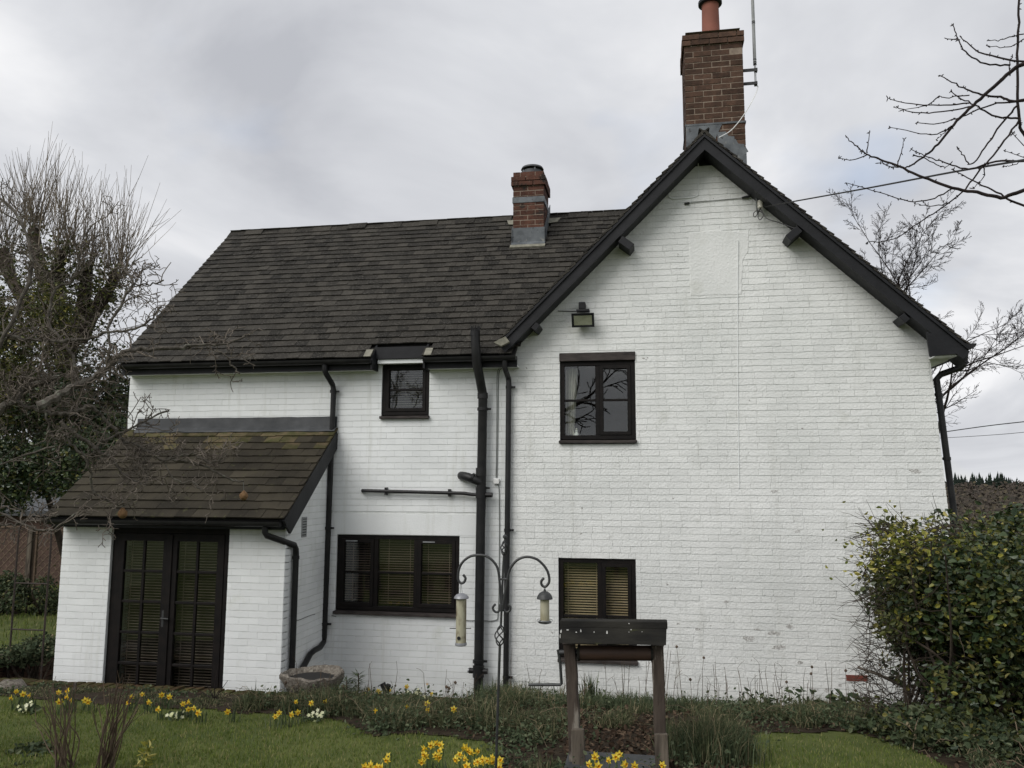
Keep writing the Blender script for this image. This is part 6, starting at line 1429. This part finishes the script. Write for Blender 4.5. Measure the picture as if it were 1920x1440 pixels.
m = MB(); o4 = [c+n_*.001+x_*a*w+u_*b*h for a, b in ((-1, -1), (1, -1), (1, 1), (-1, 1))]; i4 = [c+n_*.001+x_*a*w*.80+u_*b*h*.70 for a, b in ((-1, -1), (1, -1), (1, 1), (-1, 1))]; V = o4+i4+[v+n_*.016 for v in o4]+[v+n_*.012 for v in i4]; F = []
for k in range(4): j = (k+1) % 4; F += [(8+k, 8+j, 12+j, 12+k), (k, 4+k, 4+j, j), (k, j, 8+j, 8+k), (4+j, 4+k, 12+k, 12+j)]
m.add(V, F); m.build('bezel', M['black'], t)
q = [c+n_*.004+x_*a*w*.8+u_*b*h*.7 for a, b in ((-1, -1), (1, -1), (1, 1), (-1, 1))]; m = MB(); q = [v+n_*.006 for v in q]; m.add(q+[c+n_*.002], [(0, 1, 4), (1, 2, 4), (2, 3, 4), (3, 0, 4)]); m.build('reflector', M['lamp_glass'], t)
m = MB(); q2 = [v+n_*.004 for v in q]; m.hexa([tuple(v) for v in q]+[tuple(v) for v in q2]); m.build('lens', M['glass'], t)
p = at(1092, 575, -.06); m = MB(); m.box(p[0]-.04, p[0]+.04, -.13, -.0, p[2]-.045, p[2]+.045); m.build('sensor_box', M['black'], t, bevel=.008)
m = MB(); m.box(p[0]-.07, p[0]+.09, -.14, -.05, p[2]-.075, p[2]-.046); m.build('bracket', M['black'], t, bevel=.006)
# porcelain insulator, bracket and the overhead cable
c = at(1425.5, 383, -.10); t = thing('cable_insulator', (c[0], 0, c[2]), 'white porcelain cable insulator under the right bargeboard', 'insulator')
m = MB(); m.lathe(c, [(.022, -.05), (.030, -.045), (.034, -.02), (.030, -.012), (.034, -.004), (.034, .012), (.030, .018), (.033, .026), (.026, .046), (.012, .052)], 16); m.build('porcelain', M['ceramic'], t, smooth=True)
m = MB(); m.tube(spline([at(1421, 402, -.02), at(1419, 390, -.07), at(1418, 370, -.08), at(1416, 362, -.06), at(1413, 368, -.03), at(1412, 372, 0)], 3), .008, 6); m.build('bracket', M['greycable'], t, smooth=True)
m = MB(); m.tube(spline([c+[0, 0, -.05], at(1416, 407, -.12), at(1413, 400, -.12), at(1421, 395, -.12), at(1432, 402, -.13), at(1425, 412, -.13), at(1421, 404, -.12), c+[0, 0, -.05]], 4), .005, 5); m.build('cable_loop', M['cable'], t, smooth=True)
m = MB(); m.tube(spline([c+[0, 0, -.05], at(1437, 409, -.16), at(1460, 417, -.2), at(1489, 428, -.26)], 4), .006, 5); m.build('tail_cable', M['cable'], t, smooth=True)
m = MB(); m.tube([at(1391, 371, -.02), at(1402, 369, -.03), at(1410, 366, -.03)], [.012, .016, .009], 6); m.build('cable_clamp', M['greyblack'], t, smooth=True)
m = MB(); m.tube([at(1288, 381, -.015), at(1350, 375, -.014), at(1392, 371, -.018)], .004, 5); m.build('stay_wire', M['greycable'], t, smooth=True)
m = MB(); m.tube([at(1284, 382, -.01), at(1292, 381, -.035)], .014, 8); m.build('wire_anchor', M['greyblack'], t, smooth=True)
pts = [at(1434, 388, -.12), at(1470, 381, -.6), at(1620, 354, -2.2), at(1790, 322, -3.6), at(1935, 297, -4.6), at(2300, 220, -7)]
m = MB(); m.tube(spline(pts, 5), .0075, 6); tag(m.build('overhead_cable', M['cable'], smooth=True), 'overhead cable running from the gable insulator to the right', 'cable')
for (y0, y1, y2, r_, lab) in ((822, 800, 786, .022, 'upper dark power line behind the tree at right'), (825, 817, 806, .012, 'thin lower power line behind the tree at right')):
    m = MB(); m.tube(spline([at(1690, y0, 34), at(1840, y1, 30), at(1960, y2, 27), at(2200, y2-32, 22)], 4), r_, 5); tag(m.build('power_line', M['cable'], smooth=True), lab, 'cable', 'power lines at the right')
# aerial on the chimney
Ya = .30; a = at(1417, 161, Ya); t = thing('radio_aerial', tuple(a), 'tall white pole aerial clamped to the brown chimney stack', 'aerial')
m = MB(); m.tube([a, at(1415.5, 118, Ya)], .012, 10); m.build('mast', M['steel'], t, smooth=True)
m = MB(); m.tube([at(1415.3, 119, Ya), at(1411, 0, Ya), at(1408, -90, Ya)], .020, 12); m.build('aerial_tube', M['vent'], t, smooth=True)  # white tube coloured mid grey, its shading against the sky put into the colour
for py in (112, 117, 121, 41, 44): q = at(1415.4-.037*(118-py), py, Ya); m = MB(); m.tube([q-[0, 0, .006], q+[0, 0, .006]], .0215, 12); m.build('band', M['black'], t, smooth=True)
for py in (132, 157):
    q = at(1419, py, Ya); m = MB(); m.box(BIGC[1]+.0, q[0], Ya-.028, Ya-.012, q[2]-.018, q[2]+.018); m.build('bracket', M['greyblack'], t)
    m = MB(); m.box(q[0]-.03, q[0]+.006, Ya-.03, Ya+.03, q[2]-.022, q[2]+.022); m.build('clamp', M['greyblack'], t, bevel=.004)
m = MB(); m.tube(spline([a+[0, 0, .02], at(1421, 165, Ya), at(1410, 190, .08), at(1390, 222, .06), at(1370, 245, .05), at(1348, 258, -.1)], 5), .006, 6); m.build('aerial_cable', M['whiteplastic'], t, smooth=True)
# figurine on the inside sill of the upper window
c = at(1081, 824, .16); c = np.array([c[0], .16, W_UP[2]+.105]); t = thing('figurine', tuple(c), 'tiny white figurine standing inside the upper gable window', 'figurine')
m = MB(); m.lathe(c, [(.030, 0), (.028, .02), (.012, .045), (.018, .055), (.014, .065)], 12); m.build('body', M['whiteplastic'], t, smooth=True)
m = MB(); m.lathe(c+[0, 0, .062], [(.004, 0), (.012, .008), (.013, .018), (.004, .028)], 10); m.build('head', M['ceramic'], t, smooth=True)
m = MB(); m.lathe(c+[-.035, 0, 0], [(.012, 0), (.010, .03), (.005, .05), (.004, .07)], 8); m.build('bottle', M['ceramic'], t, smooth=True)

# ================================================================ TREES BEHIND THE CAMERA (mirrored in the panes)
g = np.random.default_rng(91)
for (x, y, h, lab) in ((-5, -23, 13, 'large bare garden tree mirrored in the upper gable window'), (3.5, -21, 11, 'bare garden tree mirrored in the right window panes'), (-13, -21, 12, 'bare garden tree mirrored in the small eaves window')):
    t = thing('bare_tree', (x, y, gz1(x, y)), lab, 'tree', 'bare trees across the garden'); T = [MB(), MB()]; PB = dict(TB); PB['levels'] = 3; PB['kids'] = [(16, 18), (8, 10), (6, 8)]; PB['rmin'] = .02; PB['start'] = [.15, .2, .15]
    grow(T, (x, y, gz1(x, y)), (0, 0, 1), h, .35, 0, g, PB); T[0].build('trunk', M['darktwig'], t, smooth=True); T[1].build('crown', M['darktwig'], t, kind='stuff')
bush('evergreen_hedge', 'clipped evergreen hedge closing the garden, mirrored in the lower panes', (0, -24, 2.0), (18, 1.2, 1.4), 9000, .35, [('ivy', 1.)], 92, lumps=60, stems=False, cat='hedge')
